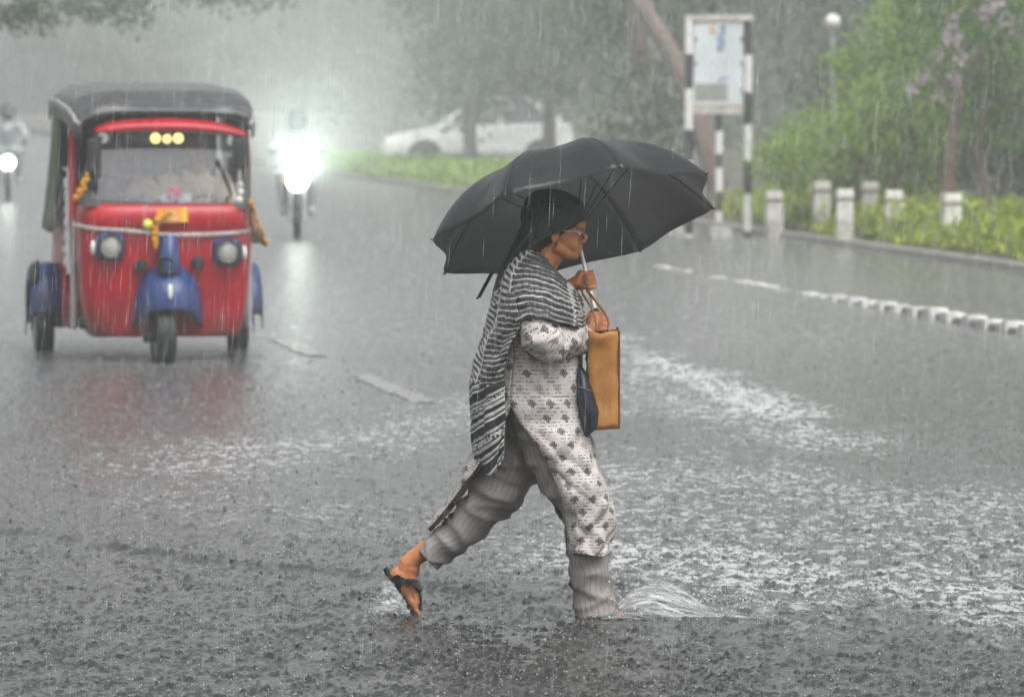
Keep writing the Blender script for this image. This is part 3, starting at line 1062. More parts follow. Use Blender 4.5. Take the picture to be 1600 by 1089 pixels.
# --- front cowl: shaped from a column of half-sections
def cowl():
    rows = []
    zs = [lz(526), lz(505), lz(470), lz(430), lz(395), lz(372), lz(362), lz(350), lz(335), lz(320)]
    ws = [.50, .535, .56, .575, .582, .585, .586, .587, .585, .575]
    fy = [.10, .085, .065, .05, .045, .05, .055, .035, .035, .07]
    for z, w, y0 in zip(zs, ws, fy):
        ring = []
        for a in np.linspace(0, PI, 25):
            ca, sa = math.cos(a), math.sin(a)
            x = w * math.copysign(abs(ca) ** .34, ca)
            y = y0 + .30 - .30 * abs(sa) ** .55
            ring.append((XC + x, y, z))
        rows.append(ring)
    rows = np.array(rows)
    # side walls run back from the ends
    e0, e1 = rows[:, :1].copy(), rows[:, -1:].copy()
    e0[..., 1] += .32; e1[..., 1] += .32
    return cr(np.concatenate([e0, rows, e1], 1), 28)
grid_obj('front_panel', cowl(), M_red, rk, solid=.012)
# --- tub: floor, sills and rear body
mb = MB()
mb.box((XC, 1.30, .30), (1.14, 1.75, .09), bev=.02)
mb.build('floor', M_black, rk)
mb = MB()
for sgn in (-1, 1):
    pts = [(XC + sgn * .585, .62, .25), (XC + sgn * .585, 2.55, .25), (XC + sgn * .585, 2.62, .62), (XC + sgn * .585, 2.55, 1.02), (XC + sgn * .585, 1.62, 1.02), (XC + sgn * .585, 1.50, .92), (XC + sgn * .585, 1.42, .52), (XC + sgn * .585, .62, .42)]
    mb.prism(pts, (sgn * .03, 0, 0))
mb.build('side_panel', M_red, rk)
mb = MB(); mb.box((XC, 2.60, .64), (1.18, .05, .76), bev=.02); mb.build('rear_panel', M_red, rk)
# door edge strip and pillar, both sides
for sgn in (-1, 1):
    mb = MB(); mb.tube([(XC + sgn * .60, .55, .27), (XC + sgn * .605, .53, .62), (XC + sgn * .600, .50, 1.0)], [.026, .022, .016], 8)
    mb.build('sill_strip', M_silver, rk)
    mb = MB(); mb.tube([(XC + sgn * .595, .62, .95), (XC + sgn * .60, .66, 1.4), (XC + sgn * .585, .72, 1.80)], [.034, .03, .028], 8)
    mb.build('door_pillar', M_red, rk)
    # pressed metal door grille with flower scrolls
    mb = MB()
    for k in range(7):
        z = .70 + k * .09
        mb.tube([(XC + sgn * .607, 1.05 + .06 * math.sin(k * 2 + q) + .07 * q, z + .04 * math.cos(q * 2.2)) for q in np.linspace(0, 5, 9)], [.012] * 9, 6)
    mb.tube([(XC + sgn * .607, .98, .62), (XC + sgn * .607, .98, 1.34), (XC + sgn * .607, 1.45, 1.34)], [.014] * 3, 6)
    mb.build('door_grille', M_white, rk)
# --- windscreen: black rubber frame and glass, slightly raked
WY0, WY1 = .10, .30
def wp(px, py):
    f = (320 - py) / 120.0
    return L(px, py, WY0 + (WY1 - WY0) * f)
outer = [wp(*p) for p in [(123, 322), (252, 325), (392, 326), (391, 270), (386, 208), (262, 201), (150, 203), (134, 262)]]
inner = [wp(*p) for p in [(143, 311), (254, 316), (382, 318), (381, 270), (377, 214), (262, 208), (162, 208), (150, 262)]]
mb = MB()
k = len(outer)
V = [v + Vector((0, -.015, 0)) for v in outer] + [v + Vector((0, -.015, 0)) for v in inner] + [v + Vector((0, .03, 0)) for v in outer] + [v + Vector((0, .03, 0)) for v in inner]
F = []
for i in range(k):
    j = (i + 1) % k
    F += [(i, j, k + j, k + i), (2 * k + i, 3 * k + i, 3 * k + j, 2 * k + j), (i, 2 * k + i, 2 * k + j, j), (k + i, k + j, 3 * k + j, 3 * k + i)]
mb.add(V, F)
wf = mb.build('windscreen_frame', M_black, rk, smooth=False)
mb = MB(); mb.prism([v + Vector((0, .003, 0)) for v in inner], (0, .006, 0)); mb.build('windscreen', M_glass, rk, smooth=False)
# header: red strip over the screen
rows = []
for a, (pt, pb_) in enumerate([((146, 203), (150, 207)), ((170, 194), (172, 205)), ((215, 189), (215, 203)), ((262, 188), (262, 203)), ((310, 190), (310, 204)), ((355, 197), (355, 208)), ((384, 208), (384, 213))]):
    p, q = L(pt[0], pt[1] - 2, .185), L(pb_[0], pb_[1] + 1, .115)
    rows.append([tuple(p), tuple((p + q) / 2 + Vector((0, -.02, 0))), tuple(q), tuple(q + Vector((0, .05, 0)))])
grid_obj('header_panel', cr(np.array(rows), 20), M_red, rk, solid=.008)
# --- canopy: arches swept from the front bow to the rear
def arch(y, halfw, ztop, zside, crown, n=25, cx=XC):
    pts = []
    for a in np.linspace(0, PI, n):
        ca, sa = math.cos(a), math.sin(a)
        pts.append((cx + halfw * math.copysign(abs(ca) ** .42, ca), y, zside + (ztop - zside) * abs(sa) ** .50 + crown * sa * 0))
    return pts
zc = lambda py, y: L(262, py, y).z
rows = [arch(.25, .56, zc(183, .25), zc(206, .25), 0), arch(.19, .575, zc(174, .19), zc(202, .19), 0), arch(.28, .60, zc(160, .28), zc(199, .28), 0), arch(.5, .615, zc(142, .5), zc(192, .5), 0),
        arch(1.1, .625, zc(133, 1.1), zc(178, 1.1), 0), arch(1.8, .625, zc(132, 1.8), zc(170, 1.8), 0), arch(2.4, .615, zc(135, 2.4), zc(168, 2.4), 0), arch(2.72, .60, zc(150, 2.7), zc(175, 2.7), 0)]
Pg = cr(np.array(rows), 60)
nn = grid_normals(Pg)
ii = np.arange(Pg.shape[0])[:, None]; jj = np.arange(Pg.shape[1])[None, :]
Pg = Pg + nn * (0.010 * vnoise(ii * .22, jj * .35, 31) - .007 * (np.sin(ii / 59 * 6 * PI) ** 6))[..., None]
can = grid_obj('canopy', Pg, M_vinyl, rk, solid=.008)
for sgn, idx in ((1, 1), (-1, -2)):
    # piping along the gutter and a hanging flap
    e = [tuple(Pg[i, idx] + np.array([sgn * .014, 0, -.004])) for i in range(4, 58)]
    mb = MB(); mb.tube(e, [.012] * len(e), 6); mb.build('piping', M_silver, can)
    fl_ = np.array([[np.array(q) + np.array([sgn * .004, 0, -dz * (1 if i > 6 else i / 6)]) for dz in (0, .05, .11)] for i, q in enumerate(e)])
    grid_obj('side_flap', fl_, M_vinyl, can, solid=.006)
    # rolled side curtain behind the passenger opening
    rows = []
    for t in np.linspace(0, 1, 9):
        z = 1.80 - t * .90
        y0 = 1.38 - .10 * t + .04 * math.sin(t * 5)
        xo = XC + sgn * (.618 + .085 * t ** 1.4)
        rows.append([(xo, y0, z), (xo + sgn * .02, y0 + .12, z), (xo + sgn * .012, y0 + .4, z), (xo, y0 + .8, z), (xo - sgn * .02, 2.66, z)])
    grid_obj('side_curtain', cr(np.array(rows), 24), M_olive, rk, solid=.012)
mb = MB(); mb.box((XC, 2.66, 1.42), (1.16, .02, .82)); mb.build('rear_curtain', M_vinyl, rk, smooth=False)
# --- trim strip, dipped in the middle
tp = cr(np.array([tuple(L(px, py, y)) for px, py, y in [(117, 352, .16), (150, 358, .06), (200, 361, .02), (258, 367, .01), (320, 367, .02), (370, 364, .06), (391, 360, .16)]]), 30)
mb = MB(); mb.tube([tuple(p) for p in tp], [.012] * 30, 8, r2=.015); mb.build('trim_strip', M_chrome, rk)
# --- headlights
for px, py in ((173, 386), (355.5, 394)):
    c = L(px, py, -.005)
    mb = MB(); mb.box((c.x, c.y + .05, c.z), (.205, .14, .185), bev=.055); h = mb.build('headlight', M_rblue, rk)
    mb = MB(); mb.lathe((c.x, c.y - .03, c.z), [(.088, .0), (.088, -.012), (.070, -.016), (.066, .0)], 24, (0, 1, 0)); mb.build('lamp_rim', M_black, h)
    mb = MB(); mb.lathe((c.x, c.y - .022, c.z), [(.067, -.012), (.05, -.006), (.03, -.002), (.012, .0), (0, .0)], 24, (0, 1, 0)); mb.build('reflector', M_reflector, h)
    mb = MB(); mb.lathe((c.x, c.y - .036, c.z), [(0, -.012), (.03, -.010), (.055, -.004), (.067, .004)], 24, (0, 1, 0)); mb.build('lens', M_lens, h)
    d = -1 if px < 250 else 1
    mb = MB(); mb.ell((c.x + d * .118, c.y + .03, c.z - .005), (.018, .03, .05)); mb.build('indicator', M_white, rk)
# --- nose column, horn, mudguard
n0 = [L(264, 372, .0), L(264, 392, -.05), L(264, 412, -.08), L(264, 424, -.07)]
mb = MB(); mb.tube([tuple(p) for p in n0], [.062, .065, .078, .085], 14, r2=[.05, .055, .065, .06]); mb.build('nose_column', M_rblue, rk)
c = L(260, 414, -.15)
mb = MB(); mb.lathe(tuple(c), [(.0, .03), (.03, .025), (.046, .0), (.056, .0), (.056, .06)], 18, (0, 1, 0)); mb.build('horn', M_black, rk)
rows = []
for t, (py, hw, y, dep) in enumerate([(418, .10, -.02, .10), (424, .135, -.06, .16), (434, .185, -.12, .26), (448, .215, -.17, .34), (465, .235, -.20, .40), (482, .245, -.21, .42), (500, .25, -.18, .40)]):
    ring = []
    zz = L(262, py, 0).z
    for a in np.linspace(0, PI, 21):
        ca, sa = math.cos(a), math.sin(a)
        drop = (.0 if t < 5 else (.055 if t == 6 else .02) * abs(ca) ** 1.5)
        lift = (0 if t < 6 else .10 * sa ** 4)
        ring.append((XC + .005 + hw * math.copysign(abs(ca) ** .8, ca), y + dep * (1 - abs(sa) ** .9), zz - drop + lift))
    rows.append(ring)
grid_obj('mudguard', cr(np.array(rows), 30), M_rblue, rk, solid=.010)
c = L(266, 456, -.225)
mb = MB(); mb.ell(tuple(c), (.016, .012, .052)); mb.build('badge', M_white, rk)
for px, py in ((310, 411), (221, 416)):
    c = L(px, py, -.02)
    mb = MB(); mb.lathe(tuple(c), [(0, -.03), (.03, -.028), (.042, -.01), (.045, .05)], 16, (0, 1, 0)); mb.build('horn', M_black, rk)
mb = MB(); a_ = L(236, 478, .05); mb.tube([(a_.x, -.02, .62), (a_.x + .005, -.05, .42), (a_.x + .02, -.03, .24)], [.03, .034, .03], 10)
mb.box((a_.x - .01, .0, .22), (.10, .10, .07), bev=.01); mb.build('suspension_arm', M_black, rk)
mb = MB(); mb.box((XC, .45, .31), (.94, .5, .06), bev=.02); mb.build('undertray', M_black, rk)
# --- wheels
def wheel(cx, cyy, r, w, steer=0.0):
    R = Matrix.Rotation(steer, 3, 'Z')
    ax = R @ Vector((1, 0, 0))
    c = Vector((cx, cyy, r))
    prof = [(r * .58, -w * .42), (r * .80, -w * .5), (r * .95, -w * .42), (r, -w * .22), (r, w * .22), (r * .95, w * .42), (r * .80, w * .5), (r * .58, w * .42)]
    mb = MB(); mb.lathe(tuple(c), prof, 28, tuple(ax)); t = mb.build('wheel', M_tyre, rk)
    mb = MB()
    mb.lathe(tuple(c), [(0, -w * .25), (r * .2, -w * .3), (r * .25, -w * .2), (r * .5, -w * .25), (r * .59, -w * .42), (r * .59, w * .42), (r * .5, w * .25), (r * .25, w * .2), (r * .2, w * .3), (0, w * .25)], 20, tuple(ax))
    mb.build('rim', M_silver, t)
    mb = MB()
    for k in range(3):
        x = (-w * .16, 0, w * .16)[k]
        mb.lathe(tuple(c + ax * x), [(r * .99, -.012), (r + .006, -.008), (r + .006, .008), (r * .99, .012)], 28, tuple(ax))
    mb.build('tread', M_tyre, t)
wheel(lx(255, 0), .0, .225, .135, .06)
wheel(L(68, 500, 1.95).x, 1.95, .235, .135)
wheel(L(371, 500, 1.95).x, 1.95, .235, .135)
for px, sgn in ((60, -1), (388, 1)):
    x0 = L(px, 450, 1.95).x
    rows = []
    for a in np.linspace(.0 * PI, 1.05 * PI, 15):
        y, z = 1.95 - .31 * math.cos(a), .30 + .36 * math.sin(a)
        xi, xo = XC + sgn * .58, x0 + sgn * .07
        rows.append([(xi, y, z), ((xi + xo) / 2, y, z + .01), (xo - sgn * .02, y, z), (xo, y, z - .03), (xo, y + .02, z - .10)])
    grid_obj('rear_mudguard', cr(np.array(rows), 30), M_rblue, rk, solid=.010)
    mb = MB(); mb.box((x0 - sgn * .02, 2.34, .38), (.17, .012, .30), Matrix.Rotation(.06, 3, 'X')); mb.build('mud_flap', M_rblue if sgn > 0 else M_rblue, rk, smooth=False)
mb = MB(); a_ = L(47, 450, 1.8); mb.prism([(a_.x, 1.7, .66), (a_.x + .06, 1.7, .70), (a_.x + .05, 1.7, .40), (a_.x - .03, 1.7, .36)], (0, .02, 0)); mb.build('side_reflector', M_black, rk)
mb = MB(); mb.cyl((-.70, 1.95, .235), (.74, 1.95, .235), .03); mb.build('rear_axle', M_black, rk)
# --- plate, lime, garlands
c = L(269, 337, .005)
mb = MB(); mb.box(tuple(c), (.212, .012, .098), Matrix.Rotation(-.03, 3, 'Y')); pl = mb.build('number_plate', M_plate, rk, smooth=False)
mb = MB(); mb.box((c.x + .082, c.y - .0075, c.z + .002), (.042, .004, .094), Matrix.Rotation(-.03, 3, 'Y')); mb.build('plate_band', M_plate_y, pl, smooth=False)
for k, (dx, dz, w, h) in enumerate([(-.06, .018, .03, .022), (-.02, .020, .034, .026), (.02, .018, .03, .024), (-.05, -.022, .022, .022), (-.018, -.02, .026, .02), (.016, -.022, .028, .022), (.04, -.02, .012, .024)]):
    mb = MB()
    mb.box((c.x + dx, c.y - .0075, c.z + dz), (w, .004, h * .28)); mb.box((c.x + dx - w * .35, c.y - .0078, c.z + dz), (w * .26, .004, h))
    if k % 2: mb.box((c.x + dx + w * .35, c.y - .0078, c.z + dz), (w * .26, .004, h))
    mb.build('letter', M_ink, pl, smooth=False)
def garland(path, r, name, label, seed, n=46):
    rr = np.random.default_rng(seed)
    pts = cr(np.array([tuple(p) for p in path]), n)
    mb = MB()
    for p in pts:
        q = p + rr.normal(size=3) * r * .35
        mb.ell(tuple(q), tuple(r * rr.uniform(.6, 1.1, 3)), 7, 5)
    o = mb.build(name, M_marigold, None)
    o.parent = None
    # into world space: the garland hangs on the vehicle but is a thing of its own
    o.location = RB; o.rotation_euler = (0, 0, RA)
    return tag(o, label, 'garland')
def wl_thing(o, label, cat):
    o.location = RB; o.rotation_euler = (0, 0, RA)
    return tag(o, label, cat)
garland([L(262, 334, -.03), L(250, 340, -.04), L(244, 350, -.05), L(242, 362, -.05), L(240, 374, -.05), L(243, 384, -.05)], .022, 'garland', 'orange marigold garland hanging below the number plate of the rickshaw', 3, 40)
garland([L(137, 276, .04), L(131, 284, .02), L(128, 293, .02), L(122, 302, .02), L(118, 312, .02)], .021, 'garland', 'orange marigold garland tied beside the left mirror of the rickshaw', 4, 26)
mb = MB(); mb.ell(tuple(L(231, 351, -.03)), (.036, .034, .036)); wl_thing(mb.build('lime', M_lime), 'yellow green lime strung on the front of the rickshaw', 'lime')
# cloth streamer on the right
rows = []
for t in np.linspace(0, 1, 10):
    a, d = L(391 + 14 * t, 316 + 64 * t, .05), L(393 + 24 * t, 312 + 74 * t, .05)
    e = L(389 + 4 * t, 322 + 58 * t, .05)
    wv = .03 * math.sin(t * 7)
    rows.append([tuple(e + Vector((0, wv, 0))), tuple(a + Vector((0, wv - .03, 0))), tuple((a + d) / 2 + Vector((0, wv + .02, 0))), tuple(d + Vector((0, wv, 0)))])
Pg = cr(np.array(rows), 22)
so = empty('streamer', RB, RA, 'brown cloth streamer with marigold edge fluttering on the right of the rickshaw', 'streamer')
grid_obj('cloth', Pg, M_brown, so, solid=.006)
mb = MB(); rr = np.random.default_rng(9)
for p in np.concatenate([Pg[::1, -1], Pg[:3, 1], Pg[:3, 2]]):
    mb.ell(tuple(p + rr.normal(size=3) * .006), tuple(.011 * rr.uniform(.7, 1.3, 3)), 7, 5)
mb.build('flower_edge', M_marigold, so)
# --- mirrors, wiper
def mirror(px0, px1, py0, py1, y, arm):
    a, d = L(px0, py0, y), L(px1, py1, y)
    c = (a + d) / 2
    mb = MB(); mb.box(tuple(c), (abs(d.x - a.x), .06, abs(a.z - d.z)), bev=.025); m = mb.build('mirror', M_black, rk)
    mb = MB(); mb.tube([tuple(c + Vector((0, .02, 0))), tuple(c + Vector(arm) * .6), tuple(c + Vector(arm))], [.01] * 3, 6); mb.build('mirror_arm', M_black, m)
mirror(137, 158, 216, 280, .06, (.02, .10, -.32))
mirror(362, 389, 216, 264, .06, (.04, .12, -.25))
mb = MB()
w0, w1 = wp(342, 252) + Vector((0, -.03, 0)), wp(362, 306) + Vector((0, -.03, 0))
mb.tube([tuple(wp(338, 250) + Vector((0, -.03, 0))), tuple((w0 + w1) / 2), tuple(w1)], [.016, .014, .008], 6)
mb.tube([tuple(w1), tuple(wp(352, 310) + Vector((0, -.025, 0)))], [.008, .010], 6)
mb.build('wiper', M_black, rk)
# --- inside: bulbs, stickers, rail, seats, dashboard flowers
for px, py, r_ in ((244, 216.5, .036), (262, 217.5, .031), (279.5, 216.5, .036)):
    c = wp(px, py) + Vector((0, .05, 0))
    mb = MB(); mb.ell(tuple(c), r_); bl_ = mb.build('amber_lamp', M_bulb, rk)
    mb = MB(); mb.lathe(tuple(c + Vector((0, .02, 0))), [(r_ * .5, 0), (r_ * .9, .015), (r_ * .6, .04)], 12, (0, 1, 0)); mb.build('lamp_socket', M_chrome, bl_)
for px, py, rx_, rz_ in ((161, 216, .034, .040), (359, 220, .022, .034), (265, 206, .022, .020)):
    c = wp(px, py)
    mb = MB(); mb.lathe((0, 0, 0), [(0, -.004), (1, -.004), (1, .002)], 18, (0, 1, 0))
    mb.v = [(c.x + v[0] * rx_, c.y + v[1] - .006, c.z + v[2] * rz_) for v in mb.v]
    mb.build('sticker', M_white, rk, smooth=False)
for pts in ([(376, 275), (375, 288), (376, 300), (374, 312)],):
    mb = MB()
    for px, py in pts:
        c = wp(px, py) + Vector((0, -.012, 0)); mb.ell(tuple(c), (.022, .006, .024 if py > 280 else .04), 8, 6)
    mb.build('sticker', M_white, rk)
mb = MB(); mb.tube([(XC - .52, 1.05, 1.30), (XC - .2, 1.04, 1.29), (XC + .2, 1.04, 1.28), (XC + .52, 1.05, 1.27)], [.012] * 4, 8); mb.build('grab_rail', M_chrome, rk)
mb = MB(); mb.box((XC, 2.05, .62), (1.08, .62, .20), bev=.06); mb.build('rear_seat', M_dark_in, rk)
for px, w, top in ((226, .30, 280),):
    c = L(px, 330, 1.5)
    zt = L(px, top, 1.5).z
    rows = []
    for t in np.linspace(0, 1, 12):
        z = .75 + (zt - .75) * t
        hw = w / 2 * (1 - max(0, (t - .55) / .45) ** 2.2 * .85)
        rows.append([(c.x + hw * math.cos(a), 1.62 - .09 * math.sin(a), z) for a in np.linspace(0, PI, 11)])
    grid_obj('seat_back', cr(np.array(rows), 26), M_seat, rk, solid=.05)
mb = MB(); mb.box((XC, .66, .70), (.5, .3, .14), bev=.04); mb.box((XC, .70, .50), (.4, .2, .30)); mb.build('driver_seat', M_dark_in, rk)
mb = MB(); mb.box((XC, .22, 1.02), (1.02, .22, .05), bev=.015); mb.build('dashboard', M_dark_in, rk)
mb = MB(); mb.tube([(XC - .30, .40, 1.17), (XC, .34, 1.12), (XC + .30, .40, 1.17)], [.018] * 3, 8); mb.tube([(XC, .34, 1.12), (XC, .16, .75)], [.02, .02], 8); mb.build('handlebar', M_black, rk)
do = empty('dashboard_flowers', RB, RA, 'pink and white flower offering on the rickshaw dashboard behind the windscreen', 'offering')
rr = np.random.default_rng(12)
c = L(272, 308, .17)
mb = MB()
for i in range(26):
    mb.ell((c.x + rr.normal() * .018, c.y + rr.normal() * .015, c.z + rr.uniform(-.02, .06)), tuple(.016 * rr.uniform(.7, 1.3, 3)), 6, 4)
mb.build('pink_blossom', M_pink, do)
mb = MB()
for px in (258, 265, 283, 293):
    q = L(px, 312 if px < 280 else 311, .18)
    mb.box(tuple(q), (.05, .03, .075), bev=.012)
mb.build('white_blossom', M_white, do)

# --- the driver
M_shirt = simple('beige_shirt', (0.74, 0.55, 0.36), 0.7, var=.15, nscale=6)
c = L(305, 330, .78)
mb = MB()
zt = L(305, 262, .78).z
mb.tube([(c.x, .80, .74), (c.x, .80, .95), (c.x, .78, zt - .10), (c.x, .77, zt - .02), (c.x, .77, zt + .05)], [.16, .17, .195, .12, .055], 14, r2=[.11, .11, .11, .08, .055])
mb.ell((c.x, .75, zt + .15), (.078, .092, .112), 14, 10)
for s_ in (-1, 1):
    mb.tube([(c.x + s_ * .17, .78, zt - .09), (c.x + s_ * .24, .66, zt - .28), (c.x * .4 + XC * .6 + s_ * .24, .44, 1.16)], [.062, .05, .035], 8)
    mb.tube([(c.x + s_ * .09, .80, .78), (c.x + s_ * .13, .48, .76), (c.x + s_ * .12, .42, .42)], [.09, .075, .05], 8)
drv = mb.build('person', simple('driver_skin', (.20, .10, .055), .5))
drv.location = RB; drv.rotation_euler = (0, 0, RA)
md = drv.modifiers.new('fuse', 'REMESH'); md.mode = 'VOXEL'; md.voxel_size = .014; md.use_smooth_shade = True
tag(drv, 'driver in a beige shirt sitting behind the rickshaw windscreen', 'person')
mb = MB()
mb.tube([(c.x, .80, .74), (c.x, .80, .95), (c.x, .78, zt - .10), (c.x, .77, zt - .015)], [.175, .185, .212, .115], 16, r2=[.125, .125, .125, .09])
for s_ in (-1, 1):
    mb.tube([(c.x + s_ * .165, .78, zt - .08), (c.x + s_ * .235, .67, zt - .26)], [.085, .068], 10)
sh_ = mb.build('shirt', M_shirt, drv)
md = sh_.modifiers.new('fuse', 'REMESH'); md.mode = 'VOXEL'; md.voxel_size = .014; md.use_smooth_shade = True
mb = MB(); mb.ell((c.x, .765, zt + .185), (.084, .094, .085), 14, 10); mb.build('hair', M_black, drv)

# ================================================================== white parked car
CB = P(665, 262, 120.0); CB.z = 0.06
car = empty('parked_car', CB, 0.0, 'white parked car side on with its bonnet to the left, half hidden by a trunk', 'car')
M_cwhite = paint('car_white', (0.78, 0.78, 0.76), .25, .6)
prof_lo = [(-.92, .30), (-.93, .52), (-.86, .66), (-.60, .76), (0.10, .88), (.32, .93), (2.5, .98), (3.05, .95), (3.12, .60), (3.08, .32)]
Wc = .82
mb = MB()
secs = []
for sgn, kx in ((-1, 1.0), (1, 1.0)):
    pass
ring = [(x, z) for x, z in prof_lo]
lays = []
for y, k in ((-Wc, .94), (-Wc * .93, 1.0), (0, 1.01), (Wc * .93, 1.0), (Wc, .94)):
    lays.append([(1.1 + (x - 1.1) * (k if abs(y) == Wc else 1), y, .62 + (z - .62) * k) for x, z in ring])
V = [p for l in lays for p in l]
n_ = len(ring)
F = []
for i in range(len(lays) - 1):
    for j in range(n_):
        j2 = (j + 1) % n_
        F.append((i * n_ + j, i * n_ + j2, (i + 1) * n_ + j2, (i + 1) * n_ + j))
F.append(tuple(range(n_))[::-1]); F.append(tuple((len(lays) - 1) * n_ + j for j in range(n_)))
mb.add(V, F)
mb.build('body', M_cwhite, car)
# cabin with windows
cab = [(.30, .93), (.98, 1.42), (1.25, 1.47), (2.2, 1.46), (2.85, .98)]
mb = MB()
for a, d in zip(cab[:-1], cab[1:]):
    for sgn in (-1, 1):
        ya, yb = sgn * .74 - sgn * .16 * (a[1] - .93) / .5, sgn * .74 - sgn * .16 * (d[1] - .93) / .5
        mb.tube([(a[0], ya, a[1]), (d[0], yb, d[1])], [.045, .045], 8)
for sgn in (-1, 1):
    mb.tube([(1.55, sgn * .76, .95), (1.62, sgn * .58, 1.46)], [.04, .035], 8)
mb.prism([(.98, -.58, 1.43), (1.25, -.57, 1.475), (2.2, -.57, 1.465), (2.2, .57, 1.465), (1.25, .57, 1.475), (.98, .58, 1.43)], (0, 0, .03))
mb.build('roof', M_cwhite, car)
for name, pts in (('windscreen', [(.34, -.70, .96), (.97, -.55, 1.41), (.97, .55, 1.41), (.34, .70, .96)]), ('rear_window', [(2.80, -.70, 1.0), (2.21, -.55, 1.44), (2.21, .55, 1.44), (2.80, .70, 1.0)])):
    mb = MB(); mb.prism(pts, (.012, 0, .012)); mb.build(name, M_cglass, car, smooth=False)
for sgn in (-1, 1):
    for pts in ([(.46, .97), (1.02, 1.39), (1.58, 1.43), (1.52, .97)], [(1.62, .97), (1.68, 1.43), (2.16, 1.42), (2.70, 1.0)]):
        mb = MB(); mb.prism([(x, sgn * (.735 - .16 * (z - .93) / .5), z) for x, z in pts], (0, sgn * .008, 0)); mb.build('side_window', M_cglass, car, smooth=False)
    mb = MB(); mb.box((.52, sgn * .86, 1.0), (.14, .14, .11), bev=.03); mb.build('wing_mirror', M_cwhite, car)
    mb = MB(); mb.ell((-.80, sgn * .62, .64), (.10, .14, .07)); mb.build('headlight', M_lens, car)
    for x in (0.0, 2.42):
        mb = MB(); mb.lathe((x, sgn * .70, .29), [(.0, sgn * .0), (.36, sgn * .0), (.37, sgn * .135), (.0, sgn * .135)], 22, (0, 1, 0)); mb.build('wheel_arch', M_black, car)
        mb = MB(); mb.lathe((x, sgn * .76, .29), [(.18, -.09), (.27, -.09), (.30, -.05), (.30, .05), (.27, .09), (.18, .09)], 24, (0, 1, 0)); w_ = mb.build('wheel', M_tyre, car)
        mb = MB(); mb.lathe((x, sgn * .78, .29), [(0, sgn * .06), (.05, sgn * .07), (.06, sgn * .05), (.17, sgn * .05), (.19, sgn * .08)], 18, (0, 1, 0)); mb.build('hubcap', M_silver, w_)
    for x in (1.58,):
        mb = MB(); mb.box((1.42, sgn * .835, .83), (.14, .02, .03), bev=.008); mb.build('door_handle', M_cwhite, car)
    mb = MB(); mb.box((1.2, sgn * .825, .36), (1.7, .03, .09), bev=.01); mb.build('sill', M_grey, car)
mb = MB(); mb.box((-.90, 0, .42), (.06, 1.2, .16), bev=.02); mb.build('grille', M_black, car)

# ================================================================== oncoming motorcycles with blazing headlights
M_lampglow = emitter('headlight_glow', (0.90, 1.0, 0.93), 5.0)
M_coat = simple('rain_coat', (0.36, 0.40, 0.41), 0.35, var=.2, nscale=5)
M_helmet = simple('helmet_black', (0.03, 0.04, 0.05), 0.2, var=.2)
M_skin_far = simple('rider_skin', (0.30, 0.15, 0.08), 0.5)
def motorcycle():
    t = empty('motorcycle')
    for y in (0.0, 1.28):
        mb = MB(); mb.lathe((0, y, .30), [(.22, -.035), (.28, -.045), (.30, -.02), (.30, .02), (.28, .045), (.22, .035)], 24, (1, 0, 0)); w = mb.build('wheel', M_tyre, t)
        mb = MB()
        mb.lathe((0, y, .30), [(.20, -.025), (.225, -.03), (.225, .03), (.20, .025), (.20, -.025)], 20, (1, 0, 0))
        for k in range(5):
            a = 2 * PI * k / 5
            mb.tube([(0, y, .30), (0, y + .21 * math.cos(a), .30 + .21 * math.sin(a))], [.02, .014], 6)
        mb.build('rim', M_silver, w)
    mb = MB(); mb.tube([(0, .02, .60), (0, -.22, .62), (0, -.30, .48)], [.06, .07, .05], 8, r2=.02, up=(0, 0, 1)); mb.build('front_mudguard', M_black, t)
    mb = MB()
    for s_ in (-1, 1): mb.tube([(s_ * .09, 0, .30), (s_ * .09, .16, .72), (s_ * .09, .24, .98)], [.025, .025, .02], 8)
    mb.build('fork', M_silver, t)
    mb = MB(); mb.ell((0, .17, .82), (.165, .11, .165), 16, 10); h = mb.build('headlight', M_black, t)
    mb = MB(); mb.lathe((0, .06, .82), [(0, -.014), (.08, -.010), (.15, .006)], 20, (0, 1, 0)); mb.build('lamp_glow', M_lampglow, h)
    mb = MB(); mb.ell((0, .52, .84), (.15, .28, .12), 16, 10); mb.build('fuel_tank', M_black, t)
    mb = MB(); mb.box((0, .95, .78), (.24, .66, .10), bev=.04); mb.build('seat', M_black, t)
    mb = MB(); mb.box((0, .55, .48), (.26, .36, .34), bev=.06); mb.tube([(0, .25, .9), (0, .4, .4), (0, 1.1, .45), (0, 1.2, .8)], [.03] * 4, 8); mb.build('engine', M_grey, t)
    mb = MB(); mb.tube([(-.36, .36, 1.02), (-.15, .26, 1.03), (.15, .26, 1.03), (.36, .36, 1.02)], [.014] * 4, 8); mb.build('handlebar', M_black, t)
    for s_ in (-1, 1):
        mb = MB(); mb.box((s_ * .34, .27, 1.22), (.12, .03, .085), bev=.02); m = mb.build('mirror', M_black, t)
        mb = MB(); mb.tube([(s_ * .34, .28, 1.2), (s_ * .27, .32, 1.03)], [.007, .007], 6); mb.build('mirror_stalk', M_black, m)
        mb = MB(); mb.ell((s_ * .19, .20, .82), (.03, .03, .025), 8, 6); mb.build('indicator', M_plate, t)
    return t
